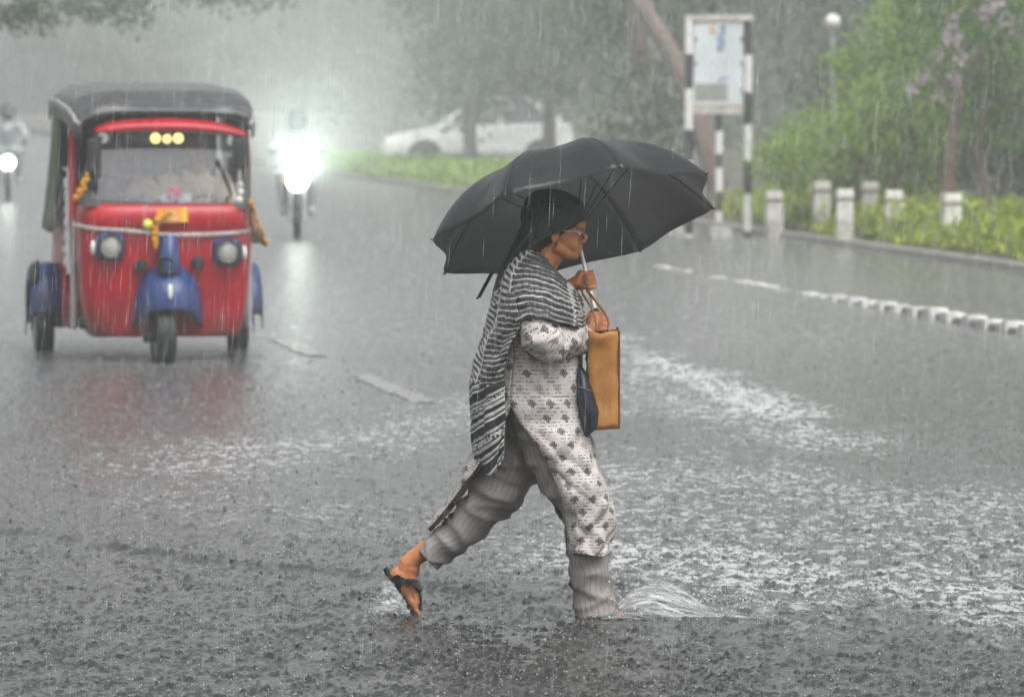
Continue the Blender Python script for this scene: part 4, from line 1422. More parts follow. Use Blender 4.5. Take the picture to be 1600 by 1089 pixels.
def rider(loc, rz, label):
    mb = MB()
    mb.tube([(0, .95, .80), (0, .88, 1.0), (0, .76, 1.24), (0, .72, 1.34)], [.17, .17, .21, .09], 12, r2=[.13, .13, .12, .09])
    mb.ell((0, .68, 1.45), (.09, .11, .13), 12, 9)
    for s_ in (-1, 1):
        mb.tube([(s_ * .17, .76, 1.28), (s_ * .30, .58, 1.10), (s_ * .30, .40, 1.04)], [.075, .06, .04], 8)
        mb.tube([(s_ * .09, .90, .84), (s_ * .20, .46, .80), (s_ * .17, .58, .40), (s_ * .17, .48, .33)], [.10, .09, .06, .05], 8)
    o = mb.build('person', M_coat)
    o.location = loc; o.rotation_euler = (0, 0, rz)
    m = o.modifiers.new('body', 'REMESH'); m.mode = 'VOXEL'; m.voxel_size = .022; m.use_smooth_shade = True
    tag(o, label, 'person')
    mb = MB()
    mb.ell((0, .68, 1.475), (.135, .155, .145), 16, 10)
    mb.build('helmet', M_helmet, o)
    mb = MB(); mb.ell((0, .64, 1.45), (.11, .125, .07), 14, 8); mb.build('visor', M_cglass, o)
    return o
def bike_lamp(parent, power):
    d = bpy.data.lights.new('headlight_lamp', 'SPOT')
    d.energy = power
    d.color = (0.86, 1.0, 0.92)
    d.spot_size = rad(12)
    d.spot_blend = 0.5
    d.shadow_soft_size = 0.06
    o = bpy.data.objects.new('headlight_lamp', d)
    COL.objects.link(o)
    o.parent = parent
    o.location = (0, .03, .82)
    o.rotation_euler = (rad(96), 0, PI)           # shines ahead of the machine
    return o
mc = motorcycle()
p = P(465, 300, 70.0)
mc.location = (p.x, 70.0, -.05); mc.scale = (.9, .9, .9); mc.rotation_euler = (0, 0, rad(3))
tag(mc, 'motorcycle with its headlight blazing, beside the rickshaw in the haze', 'motorcycle', 'oncoming motorcycles')
rider(mc.location.copy(), rad(3), 'rider in a grey raincoat behind the big bright headlight')
m2 = copy_tree(mc)
p = P(12, 300, 92.0)
m2.location = (p.x, 92.0, -.05); m2.rotation_euler = (0, 0, rad(5)); m2.scale = (.8, .8, .8)
tag(m2, 'distant motorcycle with a small bright headlight at the left edge', 'motorcycle', 'oncoming motorcycles')
rider(m2.location.copy(), rad(5), 'distant rider in a dark helmet at the left edge behind a small headlight')
bike_lamp(mc, 15000)
bike_lamp(m2, 900)

# ================================================================== the woman crossing the flooded road
WB = G(850, 962)
YW = WB.y
S = 440.0
def W(px, py, y=0.0):
    """photo pixel (on her own plane) and depth offset -> local point"""
    return Vector(((px - 850) / S, y, (962 - py) / S))

def cloth_bump(b, sc=900):
    return b.bump(b.noise(b.obj(), sc, 2), .0015, .5)

# --- skin
b = NB('skin')
n1 = b.noise(b.obj(), 22, 5)
c = b.ramp(n1, [(0.3, (0.40, 0.150, 0.056)), (0.7, (0.58, 0.235, 0.095))])
M_skin = b.done(b.pbr(c, b.math('MULTIPLY_ADD', n1, .2, .32), normal=b.bump(b.noise(b.obj(), 260, 3), .002, .5), sss=.12))
# --- hair
b = NB('black_hair')
mp = b.n('Mapping'); b.set(mp.inputs['Vector'], b.obj()); mp.inputs['Scale'].default_value = (120, 120, 9)
n1 = b.noise(mp.outputs[0], 1, 5, .6, .4)
M_hair = b.done(b.pbr(b.ramp(n1, [(.3, (.004, .004, .005)), (.7, (.014, .0135, .016))]), b.math('MULTIPLY_ADD', n1, .3, .36), normal=b.bump(n1, .004, 1.0), spec=.6))
# --- kurta: pale cotton, rows of four petalled block prints, fainter prints between, fine broken weft lines
b = NB('kurta_print')
u, v = b.uv()
PV, PU = 0.054, 0.067
row = b.math('FLOOR', b.math('DIVIDE', v, PV))
off = b.mul(b.math('MODULO', b.math('ABSOLUTE', row), 2.0), .5)
uu = b.add(b.math('DIVIDE', u, PU), off)
colid = b.math('FLOOR', uu)
cu = b.mul(b.sub(b.fr(uu), .5), PU)
cv = b.mul(b.sub(b.fr(b.math('DIVIDE', v, PV)), .5), PV)
au, av = b.math('ABSOLUTE', cu), b.math('ABSOLUTE', cv)
def dist(a, d): return b.math('SQRT', b.add(b.mul(a, a), b.mul(d, d)))
d1 = dist(b.sub(au, .0088), cv)
d2 = dist(cu, b.sub(av, .0088))
dd = b.math('MINIMUM', d1, d2)
petal = b.math('MULTIPLY', b.lt(dd, .0066), b.math('MULTIPLY_ADD', b.lt(dd, .0022), -.6, 1.0))
dot = b.lt(dist(cu, cv), .0022)
motif = b.math('MAXIMUM', petal, dot)
wn_ = b.n('TexWhiteNoise', noise_dimensions='2D'); b.set(wn_.inputs['Vector'], b.xyz(colid, row))
dark = b.math('MULTIPLY_ADD', b.gt(wn_.outputs['Value'], .42), .52, .48)
wear = b.ramp(b.noise(b.xyz(u, v), 260, 2), [(.32, .35), (.5, 1.0)])
m1 = b.mul(b.mul(motif, dark), wear)
# short dashes in rows between the prints
dl = b.lt(b.fr(b.math('DIVIDE', v, .0135)), .34)
seg = b.n('TexNoise'); b.set(seg.inputs['Vector'], b.xyz(b.mul(u, 95), b.mul(b.math('FLOOR', b.math('DIVIDE', v, .0135)), 7.3))); seg.inputs['Scale'].default_value = 1.0; seg.inputs['Detail'].default_value = 1
patch = b.ramp(b.noise(b.xyz(u, v), 26, 2), [(.36, 0.0), (.50, 1.0)])
m2_ = b.mul(b.mul(b.mul(dl, b.gt(seg.outputs['Fac'], .50)), patch), .78)
mk = b.math('MAXIMUM', m1, m2_)
fd = b.noise(b.obj(), 7, 4)
base = b.ramp(fd, [(.3, (.43, .39, .375)), (.7, (.58, .535, .515))])
col = b.mix(mk, base, (.022, .020, .022))
M_kurta = b.done(b.pbr(col, .62, normal=cloth_bump(b), sheen=.05))
# denser border print near the hem
b = NB('kurta_border')
u, v = b.uv()
vo = b.n('TexVoronoi'); b.set(vo.inputs['Vector'], b.xyz(u, v)); vo.inputs['Scale'].default_value = 120
k1 = b.lt(vo.outputs['Distance'], .40)
k2 = b.ramp(b.noise(b.xyz(u, v), 42, 3), [(.46, 0.0), (.58, 1.0)])
bl_ = b.ramp(b.noise(b.xyz(u, v), 55, 2), [(.60, 0.0), (.66, 1.0)])
col = b.mix(b.math('MAXIMUM', b.mul(k1, k2), bl_), (.56, .515, .495), (.020, .018, .020))
M_kborder = b.done(b.pbr(col, .62, normal=cloth_bump(b)))
# --- trousers: taupe cotton with dotted pin stripes
b = NB('trouser_cotton')
u, v = b.uv()
st = b.lt(b.math('ABSOLUTE', b.sub(b.fr(b.math('DIVIDE', u, .021)), .5)), .10)
ds = b.lt(b.fr(b.math('DIVIDE', v, .0095)), .55)
bf = b.noise(b.obj(), 9, 4)
base = b.ramp(bf, [(.3, (.20, .182, .172)), (.7, (.32, .292, .278))])
col = b.mix(b.mul(b.mul(st, ds), .62), base, (.035, .030, .032))
M_trouser = b.done(b.pbr(col, .55, normal=cloth_bump(b)))
# --- dupatta: charcoal with wavy white lines and laddered borders
b = NB('dupatta_weave')
u, v = b.uv()
wv = b.noise(b.xyz(b.mul(u, 9), b.mul(v, 16)), 1.0, 3)
vv = b.add(v, b.mul(wv, .026))
ln = b.math('ABSOLUTE', b.sub(b.fr(b.math('DIVIDE', vv, .0205)), .5))
brk = b.noise(b.xyz(b.mul(u, 60), b.mul(v, 30)), 1.0, 3)
white1 = b.mul(b.ramp(ln, [(.08, 1.0), (.18, 0.0)]), b.ramp(brk, [(.32, .25), (.5, 1.0)]))
thin = b.mul(b.lt(b.fr(b.math('DIVIDE', vv, .0061)), .35), b.mul(b.gt(brk, .5), .30))
cen = b.math('MAXIMUM', white1, thin)
# laddered borders: slanted bars
ub = b.math('MINIMUM', b.math('ABSOLUTE', b.sub(u, .21)), b.math('ABSOLUTE', b.sub(u, .80)))
inb = b.lt(ub, .048)
bar = b.lt(b.fr(b.math('DIVIDE', b.add(v, b.mul(b.math('ABSOLUTE', b.sub(u, .5)), .22)), .021)), .52)
edge = b.lt(b.math('ABSOLUTE', b.sub(ub, .055)), .008)
lad = b.math('MAXIMUM', b.mul(inb, bar), edge)
wh = b.add(b.mul(cen, b.sub(1.0, inb)), b.mul(lad, .95))
bs = b.ramp(b.noise(b.obj(), 30, 4), [(.3, (.010, .0105, .012)), (.7, (.030, .031, .034))])
col = b.mix(b.math('MULTIPLY', wh, .92, clamp=True), bs, (.54, .54, .53))
M_dup = b.done(b.pbr(col, .6, normal=cloth_bump(b), sheen=.1))
# hanging end: black with white bands and scrollwork
b = NB('dupatta_end')
u, v = b.uv()
vs_ = b.add(v, b.mul(u, .35))
f = b.fr(b.math('DIVIDE', vs_, .125))
band = b.ramp(f, [(0, 1), (.10, 0), (.15, 1), (.22, 0), (.46, 1), (.53, 0), (.57, .55), (.74, 0), (.78, 1), (.87, 0)], 'CONSTANT')
fl_ = b.n('TexVoronoi'); b.set(fl_.inputs['Vector'], b.xyz(u, v)); fl_.inputs['Scale'].default_value = 95
flo = b.gt(fl_.outputs['Distance'], .42)
isflo = b.math('MULTIPLY', b.gt(band, .3), b.lt(band, .8))
wh = b.add(b.mul(band, b.sub(1.0, isflo)), b.mul(isflo, flo))
ln2 = b.lt(b.fr(b.math('DIVIDE', vs_, .0105)), .55)
wh = b.mul(wh, b.math('MULTIPLY_ADD', ln2, .45, .55))
col = b.mix(wh, (.012, .013, .018), (.60, .60, .58))
M_dupend = b.done(b.pbr(col, .6, normal=cloth_bump(b)))
# upper part of the hanging cloth: laddered stripes
M_sandal = simple('sandal_black', (.016, .016, .018), .4, var=.3)
M_umb = None
b = NB('umbrella_nylon')
n1 = b.noise(b.obj(), 3, 4)
mp = b.n('Mapping'); b.set(mp.inputs['Vector'], b.obj()); mp.inputs['Scale'].default_value = (9, 9, 9)
wr = b.noise(mp.outputs[0], 1.0, 5, .6, 1.2)
wet = b.ramp(b.noise(b.obj(), 120, 2), [(.62, 0.0), (.70, 1.0)])
cc = b.ramp(n1, [(.3, (.020, .021, .026)), (.7, (.034, .036, .042))])
d_ = b.pbr(cc, .33, normal=b.bump(b.add(b.mul(wr, 1.0), b.mul(wet, .25)), .010, .8), spec=.6, coat=.4)
tr = b.n('BsdfTranslucent'); b.set(tr.inputs[0], (.36, .36, .36))
mx = b.n('MixShader'); mx.inputs[0].default_value = .52
b.nt.links.new(d_, mx.inputs[1]); b.nt.links.new(tr.outputs[0], mx.inputs[2])
M_umb = b.done(mx.outputs[0])
M_rib = simple('umbrella_rib', (.10, .10, .11), .3, metal=.7)
M_shaft = simple('umbrella_shaft', (.86, .86, .87), .25, metal=.2, var=.06)
M_grip = simple('umbrella_grip', (.012, .012, .013), .4)
b = NB('jute_bag')
u_ = b.n('Mapping'); b.set(u_.inputs['Vector'], b.obj()); u_.inputs['Scale'].default_value = (260, 260, 210)
w1 = b.noise(u_.outputs[0], 1, 2)
w2 = b.noise(b.obj(), 9, 4)
cc = b.ramp(b.math('MULTIPLY_ADD', w1, .45, b.mul(w2, .55)), [(.3, (.27, .105, .022)), (.7, (.52, .245, .065))])
M_jute = b.done(b.pbr(cc, .62, normal=b.bump(w1, .002)))
M_jutedge = simple('bag_edge', (.17, .06, .018), .6, var=.25, nscale=20)
M_strap = simple('bag_strap', (.36, .17, .06), .6, var=.2, nscale=20)
M_navy = simple('navy_leather', (.011, .016, .030), .38, var=.35, nscale=8, bump=.004)
M_lips = simple('lips', (.36, .085, .06), .35, var=.1, nscale=40)
M_specs = simple('spectacle_frame', (.30, .03, .04), .25, metal=.3)
M_spglass = glass_mat('spectacle_lens', (.92, .92, .95), .30, .05)
M_eye = simple('eye_white', (.70, .66, .62), .2)
M_bindi = simple('dark_iris', (.02, .012, .008), .15)

# ------------------------------------------------------------------ umbrella geometry (solved from its rib tips)
UC = W(898, 351, .135)
UA = Vector((-.502, -.187, -.050))
UB = Vector((.155, -.472, .207))
UN = UA.cross(UB).normalized()
if UN.z < 0: UN = -UN
UA = UA.normalized() * .538
UB = UN.cross(UA).normalized() * (.538 if UB.dot(UN.cross(UA)) > 0 else -.538)
def ax(s, dx=0, dy=0, dz=0): return UC - UN * s + Vector((dx, dy, dz))

# ------------------------------------------------------------------ body: one continuous figure, fused from tapered limbs
mb = MB()
# trunk
mb.tube([W(835, 668), W(834, 640), W(834, 585), W(836, 530), W(836, 478), W(840, 440), W(846, 422)], [.055, .095, .105, .112, .118, .085, .05], 18, r2=[.08, .12, .125, .128, .150, .135, .06], up=(0, 1, 0))
mb.ell(W(846, 500, -.075), (.075, .065, .07)); mb.ell(W(846, 500, .075), (.075, .065, .07))
# neck
mb.tube([W(838, 432), W(847, 412), W(864, 388), W(872, 370)], [.062, .053, .050, .05], 14, r2=[.075, .056, .050, .05], up=(0, 1, 0))
mb.tube([W(828, 440, -.155), W(838, 424, -.09), W(846, 412, -.03), W(846, 412, .03), W(838, 424, .09), W(828, 440, .155)], [.055, .045, .042, .042, .045, .055], 12)
# head
mb.ell(W(864, 342), (.104, .074, .090), 22, 14)
mb.ell(W(884, 366), (.062, .062, .080), 18, 12)
mb.tube([W(866, 384, -.052), W(884, 394, -.034), W(896, 397, 0), W(884, 394, .034), W(866, 384, .052)], [.020, .020, .022, .020, .020], 10)
mb.ell(W(893, 379, -.034), (.024, .022, .026)); mb.ell(W(893, 379, .034), (.024, .022, .026))
mb.ell(W(897, 396), (.018, .022, .016))                        # chin
mb.ell(W(905, 352), (.024, .05, .024))                         # brow
mb.tube([W(908, 358), W(912, 366), W(915, 374.5)], [.008, .010, .0125], 10)   # nose
mb.ell(W(911, 377, -.010), (.010, .009, .008)); mb.ell(W(911, 377, .010), (.010, .009, .008))
mb.ell(W(904, 385), (.014, .022, .010)); mb.ell(W(903, 391), (.014, .020, .009))
# ears: rim and lobe
mb.tube([W(866, 378, -.076), W(862, 370, -.082), W(863, 362, -.082), W(869, 360, -.079), W(873, 365, -.075)], [.007, .007, .007, .006, .005], 8)
mb.ell(W(867, 369, -.073), (.014, .007, .020)); mb.ell(W(867, 369, .073), (.014, .008, .022))
# legs
def leg(pts, r, r2):
    mb.tube([W(*p) for p in pts], r, 14, r2=r2, up=(0, 1, 0))
leg([(842, 650, -.085), (880, 720, -.085), (914, 782, -.085), (919, 850, -.08), (924, 905, -.075), (929, 945, -.07)], [.085, .070, .052, .046, .038, .034], [.065, .062, .052, .048, .04, .034])
leg([(824, 655, .085), (805, 715, .085), (780, 775, .09), (728, 820, .10), (688, 848, .10), (650, 872, .10), (634, 888, .10)], [.080, .068, .050, .042, .035, .033, .036], [.060, .062, .05, .044, .037, .034, .034])
mb.ell(W(637, 892, .10), (.043, .034, .040)); mb.ell(W(628, 903, .10), (.036, .034, .036))
# front foot flat under the water
mb.tube([W(908, 962, -.07), W(930, 958, -.07), W(965, 964, -.068), W(995, 970, -.066), W(1012, 974, -.064)], [.024, .032, .022, .016, .010], 12, r2=[.024, .034, .040, .042, .024], up=(0, 1, 0))
for k in range(5):
    y = -.100 + .016 * k
    mb.tube([W(992, 970, y), W(1010 - abs(k - 3.4) * 2.2, 974, y)], [.010, .008], 8)
# back foot: heel lifted, toes down
mb.tube([W(612, 893, .10), W(620, 905, .10), W(634, 925, .10), W(642, 944, .10), W(650, 960, .10)], [.028, .034, .030, .020, .012], 14, r2=[.026, .032, .038, .044, .036], up=(0, 1, 0))
mb.tube([W(634, 882, .10), W(640, 905, .10), W(646, 930, .10), W(650, 948, .10)], [.030, .026, .020, .015], 12, r2=[.03, .032, .04, .044], up=(0, 1, 0))
for k in range(5):
    y = .066 + .017 * k
    mb.tube([W(644, 942, y), W(650, 956, y), W(656, 968 - abs(k - 1) * 1.5, y)], [.010, .010, .008], 8)
# near arm: shoulder, elbow by the waist, forearm forward and up
WR = W(911, 527, -.045)
mb.tube([W(828, 440, -.165), W(834, 485, -.195), W(846, 528, -.205), W(862, 540, -.19), W(888, 536, -.12), tuple(WR), W(924, 514, -.024)], [.052, .046, .041, .041, .036, .028, .024], 12)
# near hand on the grip
mb.ell(ax(.378, -.010, -.027, 0), (.030, .015, .044), 14, 10, Matrix.Rotation(.25, 3, 'Y'))
mb.tube([tuple(WR), tuple(ax(.392, -.018, -.030)), tuple(ax(.365, .004, -.028))], [.027, .026, .020], 10)
for i, s_ in enumerate((.345, .365, .385, .404)):
    L_ = (1, 1.06, 1.0, .86)[i]
    mb.tube(cr(np.array([tuple(ax(s_, -.008, -.030)), tuple(ax(s_, .019 * L_, -.025)), tuple(ax(s_ - .001, .031 * L_, -.002)), tuple(ax(s_, .020 * L_, .020)), tuple(ax(s_ + .002, -.002, .023))]), 14), [.0088] * 4 + [.0083] * 5 + [.0078] * 4 + [.0066], 8)
mb.tube([tuple(ax(.398, -.030, -.026)), tuple(ax(.366, -.030, -.016)), tuple(ax(.346, -.021, -.004)), tuple(ax(.336, -.012, .010))], [.014, .0115, .010, .008], 9)
# far arm and hand, gripping the shaft higher up
FW = ax(.232, -.058, .022)
mb.tube([W(828, 440, .165), W(838, 480, .20), W(856, 516, .205), W(872, 500, .18), W(884, 475, .14), tuple(FW), tuple(ax(.222, -.035, .014))], [.052, .046, .041, .040, .034, .026, .024], 12)
mb.ell(ax(.216, -.024, .012, 0), (.024, .017, .038), 14, 10)
for i, s_ in enumerate((.186, .205, .224, .242)):
    L_ = (1, 1.05, 1.0, .86)[i]
    mb.tube(cr(np.array([tuple(ax(s_, -.024, .022)), tuple(ax(s_, .006, .024)), tuple(ax(s_, .022 * L_, .006)), tuple(ax(s_ + .001, .017 * L_, -.014)), tuple(ax(s_ + .003, -.006, -.019))]), 14), [.0086] * 4 + [.0081] * 5 + [.0076] * 4 + [.0065], 8)
mb.tube([tuple(ax(.236, -.040, .004)), tuple(ax(.212, -.030, -.008)), tuple(ax(.190, -.016, -.015)), tuple(ax(.180, -.002, -.017))], [.013, .011, .010, .008], 9)
person = mb.build('person', M_skin)
person.location = WB
tag(person, 'woman in a pale printed tunic striding through the flood under a black umbrella', 'person')
md = person.modifiers.new('fuse', 'REMESH'); md.mode = 'VOXEL'; md.voxel_size = .0038; md.use_smooth_shade = True
md = person.modifiers.new('relax', 'SMOOTH'); md.factor = .5; md.iterations = 4
# face parts
mb = MB(); mb.tube([W(902, 385.5, -.016), W(908, 386.8, 0), W(902, 385.5, .016)], [.003, .0055, .003], 8); mb.tube([W(901, 389.5, -.014), W(907, 390, 0), W(901, 389.5, .014)], [.003, .0055, .003], 8); mb.build('lips', M_lips, person)
for sg_ in (-1, 1):
    mb = MB(); mb.ell(W(904, 365, sg_ * .031), (.010, .011, .009), 12, 8); e_ = mb.build('eye', M_eye, person)
    mb = MB(); mb.ell(W(907.4, 365.2, sg_ * .031), (.0035, .005, .005), 8, 6); mb.build('iris', M_bindi, e_)
    mb = MB(); mb.tube([W(899, 357, sg_ * .048), W(905, 354.5, sg_ * .038), W(910, 355, sg_ * .018)], [.002, .0035, .003], 6); mb.build('eyebrow', M_hair, person)
# spectacles
gl = empty('spectacles'); gl.parent = person
for sg_ in (-1, 1):
    cnt = W(913, 366, sg_ * .032)
    ringp = [cnt + Vector((.005 * abs(math.cos(w)) * -1, .024 * math.cos(w), .016 * math.sin(w))) for w in np.linspace(0, 2 * PI, 17)]
    mb = MB(); mb.tube(ringp, [.0022] * 17, 6); mb.build('rim', M_specs, gl)
    mb = MB(); mb.add([cnt] + ringp[:-1], [(0, 1 + i, 1 + (i + 1) % 16) for i in range(16)]); mb.build('lens', M_spglass, gl, smooth=False)
    mb = MB(); mb.tube([W(911, 362.5, sg_ * .056), W(893, 361, sg_ * .076), W(869, 358, sg_ * .082)], [.0026, .0024, .002], 6); mb.build('temple', M_chrome, gl)
mb = MB(); mb.tube([W(914, 365, -.009), W(915.5, 364, 0), W(914, 365, .009)], [.002] * 3, 6); mb.build('bridge', M_specs, gl)

# hair: cap swept back and a long loose tail over the shoulder blades
mb = MB()
mb.ell(W(862, 338), (.112, .088, .094), 24, 14)
mb.ell(W(884, 333), (.072, .074, .068), 18, 12)
mb.ell(W(902, 340), (.030, .05, .034), 14, 10)
mb.ell(W(846, 356), (.074, .084, .080), 18, 12)
mb.ell(W(829, 378), (.056, .074, .070), 18, 12)
mb.tube([W(836, 372), W(818, 392, -.01), W(803, 412, -.02), W(790, 432, -.02), W(781, 455, -.015), W(774, 480, 0), W(772, 510, 0)], [.060, .048, .038, .031, .026, .020, .010], 16, r2=[.068, .058, .050, .046, .042, .034, .016], up=(0, 1, 0))
rr = np.random.default_rng(14)
for i in range(46):                                             # loose locks
    y = rr.uniform(-.075, .075); o_ = rr.uniform(-5, 7)
    mb.tube(cr(np.array([tuple(W(840 + o_, 345 + rr.uniform(-8, 14), y * 1.15)), tuple(W(814 + o_, 384, y * 1.15)), tuple(W(796 + o_, 416, y)), tuple(W(783 + o_ + rr.uniform(-5, 5), 448, y * .9)), tuple(W(775 + o_ + rr.uniform(-7, 7), 476 + rr.uniform(-10, 34), y * .7))]), 12), list(np.linspace(.010, .003, 12)), 6)
for i in range(14):                                             # fine hair over the temple
    y = -.078 + rr.uniform(-.012, .004)
    mb.tube([W(900 + rr.uniform(-8, 6), 344 + rr.uniform(-6, 4), y * .7), W(880, 352 + rr.uniform(-4, 5), y * 1.0), W(862, 357 + rr.uniform(-5, 3), y * 1.08)], [.006, .008, .007], 6)
hair = mb.build('hair', M_hair, person)
md = hair.modifiers.new('fuse', 'REMESH'); md.mode = 'VOXEL'; md.voxel_size = .0048; md.use_smooth_shade = True
md = hair.modifiers.new('relax', 'SMOOTH'); md.factor = .5; md.iterations = 3

# combed locks lying on the hair
mb = MB()
for i in range(150):
    y0 = rr.uniform(-.085, .02)
    f_ = rr.uniform(0, 1)
    a0 = rr.uniform(-.2, .9)
    pts = []
    for t in np.linspace(0, 1, 7):
        w = PI * (.10 + a0 * .25 + t * (.62 - a0 * .12))
        px = 862 + 49.5 * math.cos(w); py = 338 - 41.5 * math.sin(w)
        k = max(0.0, 1 - (y0 / .092) ** 2) ** .5
        pts.append((862 + (px - 862) * k, 338 + (py - 338) * k, y0))
    e_ = pts[-1]
    pts += [(e_[0] * .6 + 826 * .4 - 2, 372 + 6 * f_, y0 * 1.0), (812 + 5 * f_, 396, y0 * .95 - .006), (797 + 5 * f_, 420, y0 * .85 - .010)]
    mb.tube(cr(np.array([tuple(W(*p)) for p in pts]), 16), [.0016] + [.0034] * 13 + [.0028, .0012], 5)
for i in range(60):
    x0 = rr.uniform(856, 906)
    q = rr.uniform(0, 1)
    mb.tube(cr(np.array([tuple(W(x0 + 4, 322 - 6 * q, -.070 - .010 * q)), tuple(W(x0 - 6, 340, -.084 - .004 * q)), tuple(W(x0 - 22, 356, -.090)), tuple(W(842 - 6 * q, 374, -.088)), tuple(W(822 - 4 * q, 394, -.080))]), 12), [.0015] + [.0034] * 10 + [.0015], 5)
o = mb.build('hair_locks', M_hair, hair)
o['kind'] = 'stuff'

# ------------------------------------------------------------------ clothing helpers
def arclen_uv(Pg, v_along=True):
    du = np.linalg.norm(np.diff(Pg, axis=1), axis=-1)
    dv = np.linalg.norm(np.diff(Pg, axis=0), axis=-1)
    U = np.concatenate([np.zeros((Pg.shape[0], 1)), np.cumsum(du, 1)], 1)
    V = np.concatenate([np.zeros((1, Pg.shape[1])), np.cumsum(dv, 0)], 0)
    U = U - U[:, U.shape[1] // 2][:, None]
    V = np.repeat(V.mean(1)[:, None], Pg.shape[1], 1)
    return np.stack([U, V], -1)
def wrinkle(Pg, terms, seed=0, w=1.0):
    """folds: sharp ridges for the large terms, soft noise for the last one"""
    n = grid_normals(Pg)
    uv = arclen_uv(Pg)
    d = np.zeros(Pg.shape[:2])
    for k, (amp, fu, fv, sk) in enumerate(terms):
        x, y = uv[..., 0] * fu + uv[..., 1] * sk, uv[..., 1] * fv
        q = vnoise(x + .35 * vnoise(x * 1.7, y * 1.7, seed + 20), y, seed + k)
        d += amp * (((1 - np.abs(q)) ** 2.5 * 1.6 - .75) if k < 2 else q)
    return Pg + n * (d * w)[..., None]
def ring(cpx, cpy, rx, ry, cyy=0.0, a0=0, a1=360, n=49, e1=(1, 0), sq=0.80):
    """ring of cloth: centre pixel, in-plane radius (px) along e1, depth radius (m)"""
    c = W(cpx, cpy, cyy)
    e = Vector((e1[0], 0, e1[1])).normalized()
    out = []
    for a in np.linspace(rad(a0), rad(a1), n):
        ca, sa = math.cos(a), math.sin(a)
        out.append(tuple(c + e * (rx / S * math.copysign(abs(ca) ** sq, ca)) + Vector((0, ry * math.copysign(abs(sa) ** sq, sa), 0))))
    return out

# kurta: front and back cut in one length each, split at the sides below the hip ----
BOD = [(836, 432, 42, .145, 0), (834, 444, 52, .165, 0), (834, 462, 60, .178, 0), (837, 500, 66, .170, 0), (838, 535, 66.5, .163, 0), (838, 560, 66, .162, 0), (837, 590, 69, .168, 0), (837, 612, 72, .174, 0)]
FR = [(838, 630, 73, .178, 0, -118, 118), (847, 652, 69, .176, 0, -118, 120), (860, 674, 61, .174, -.02, -118, 122), (884, 715, 47, .160, -.045, -126, 124), (904, 760, 42.5, .145, -.062, -136, 126), (915, 788, 40, .132, -.07, -146, 126), (917, 825, 34, .120, -.075, -156, 128), (917, 848, 31, .116, -.075, -158, 128), (918, 859, 30, .114, -.075, -158, 128)]
NF, NC = 170, 57
rows = [ring(c, y, rx, ry, cy_, -118, 118, NC) for c, y, rx, ry, cy_ in BOD] + [ring(c, y, rx, ry, cy_, a0, a1, NC) for c, y, rx, ry, cy_, a0, a1 in FR]
Pf = cr(np.array(rows), NF)
win = np.clip(np.minimum(np.arange(NC), NC - 1 - np.arange(NC)) / 5.0, 0, 1)[None, :]
tt = np.linspace(0, 1, NF)[:, None]
ang = np.linspace(-1, 1, NC)[None, :]
low = np.clip((tt - .5) * 6, .55, 1)
Pf = wrinkle(Pf, [(.013, 10, 3.2, 9), (.008, 16, 8, -13), (.004, 26, 22, 12)], 50, win * low)
bul = np.exp(-((tt - .86) / .045) ** 2) * np.exp(-((ang - .05) / .25) ** 2) * .018
Pf = Pf + np.stack([bul, bul * 0, bul * 0], -1)
Pf[..., 2] += np.clip((tt - .9) * 10, 0, 1) * .007 * np.sin(ang * 8 + 1)
uvf = arclen_uv(Pf)
k_cut = int(NF * .945)
kurta = grid_obj('kurta', Pf[:k_cut], M_kurta, person, uv=uvf[:k_cut], solid=.002)
grid_obj('hem_border', Pf[k_cut - 1:], M_kborder, kurta, uv=uvf[k_cut - 1:], solid=.003)
BK = [(838, 630, 73, .178, 0, -62, 62, (-1, 0)), (818, 676, 70, .172, .02, -62, 62, (-.98, .2)), (788, 735, 54, .156, .05, -46, 60, (-.93, .36)), (752, 790, 49, .135, .08, -34, 58, (-.80, .60)), (716, 830, 43, .118, .09, -30, 56, (-.66, .75)), (686, 856, 37, .100, .095, -28, 54, (-.60, .80))]
rows = [ring(c, y, rx, ry, cy_, -62, 62, 33, (-1, 0)) for c, y, rx, ry, cy_ in BOD] + [ring(c, y, rx, ry, cy_, a0, a1, 33, e) for c, y, rx, ry, cy_, a0, a1, e in BK]
Pb = cr(np.array(rows), 130)
winb = np.clip(np.minimum(np.arange(33), 32 - np.arange(33)) / 4.0, 0, 1)[None, :]
Pb = wrinkle(Pb, [(.013, 8, 7, 6), (.009, 15, 14, -12)], 60, winb)
grid_obj('back_panel', Pb, M_kurta, kurta, uv=arclen_uv(Pb), solid=.002)
# sleeves -------------------------------------------------------------------
def ctube(path, r, r2, n=33, m=60):
    pts = cr(np.array([tuple(p) for p in path]), m)
    rr_ = cr(np.array(r)[:, None], m)[:, 0]
    r2_ = cr(np.array(r2)[:, None], m)[:, 0]
    out = []
    for i in range(m):
        t = Vector(pts[min(i + 1, m - 1)] - pts[max(i - 1, 0)]).normalized()
        bb_ = Vector((0, 1, 0)); bb_ = (bb_ - t * t.dot(bb_)).normalized()
        aa_ = bb_.cross(t)
        out.append([tuple(Vector(pts[i]) + aa_ * rr_[i] * math.cos(w) + bb_ * r2_[i] * math.sin(w)) for w in np.linspace(0, 2 * PI, n)])
    return np.array(out)
sl = ctube([W(824, 456, -.135), W(829, 480, -.180), W(842, 515, -.215), W(856, 531, -.208), W(880, 529, -.150), W(909, 529, -.062)], [.046, .062, .068, .068, .062, .050], [.044, .058, .062, .062, .060, .050])
sl = wrinkle(sl, [(.012, 9, 14, 8), (.006, 20, 24, -14), (.003, 44, 40, 8)], 70)
grid_obj('sleeve', sl, M_kurta, kurta, uv=arclen_uv(sl), solid=.002)
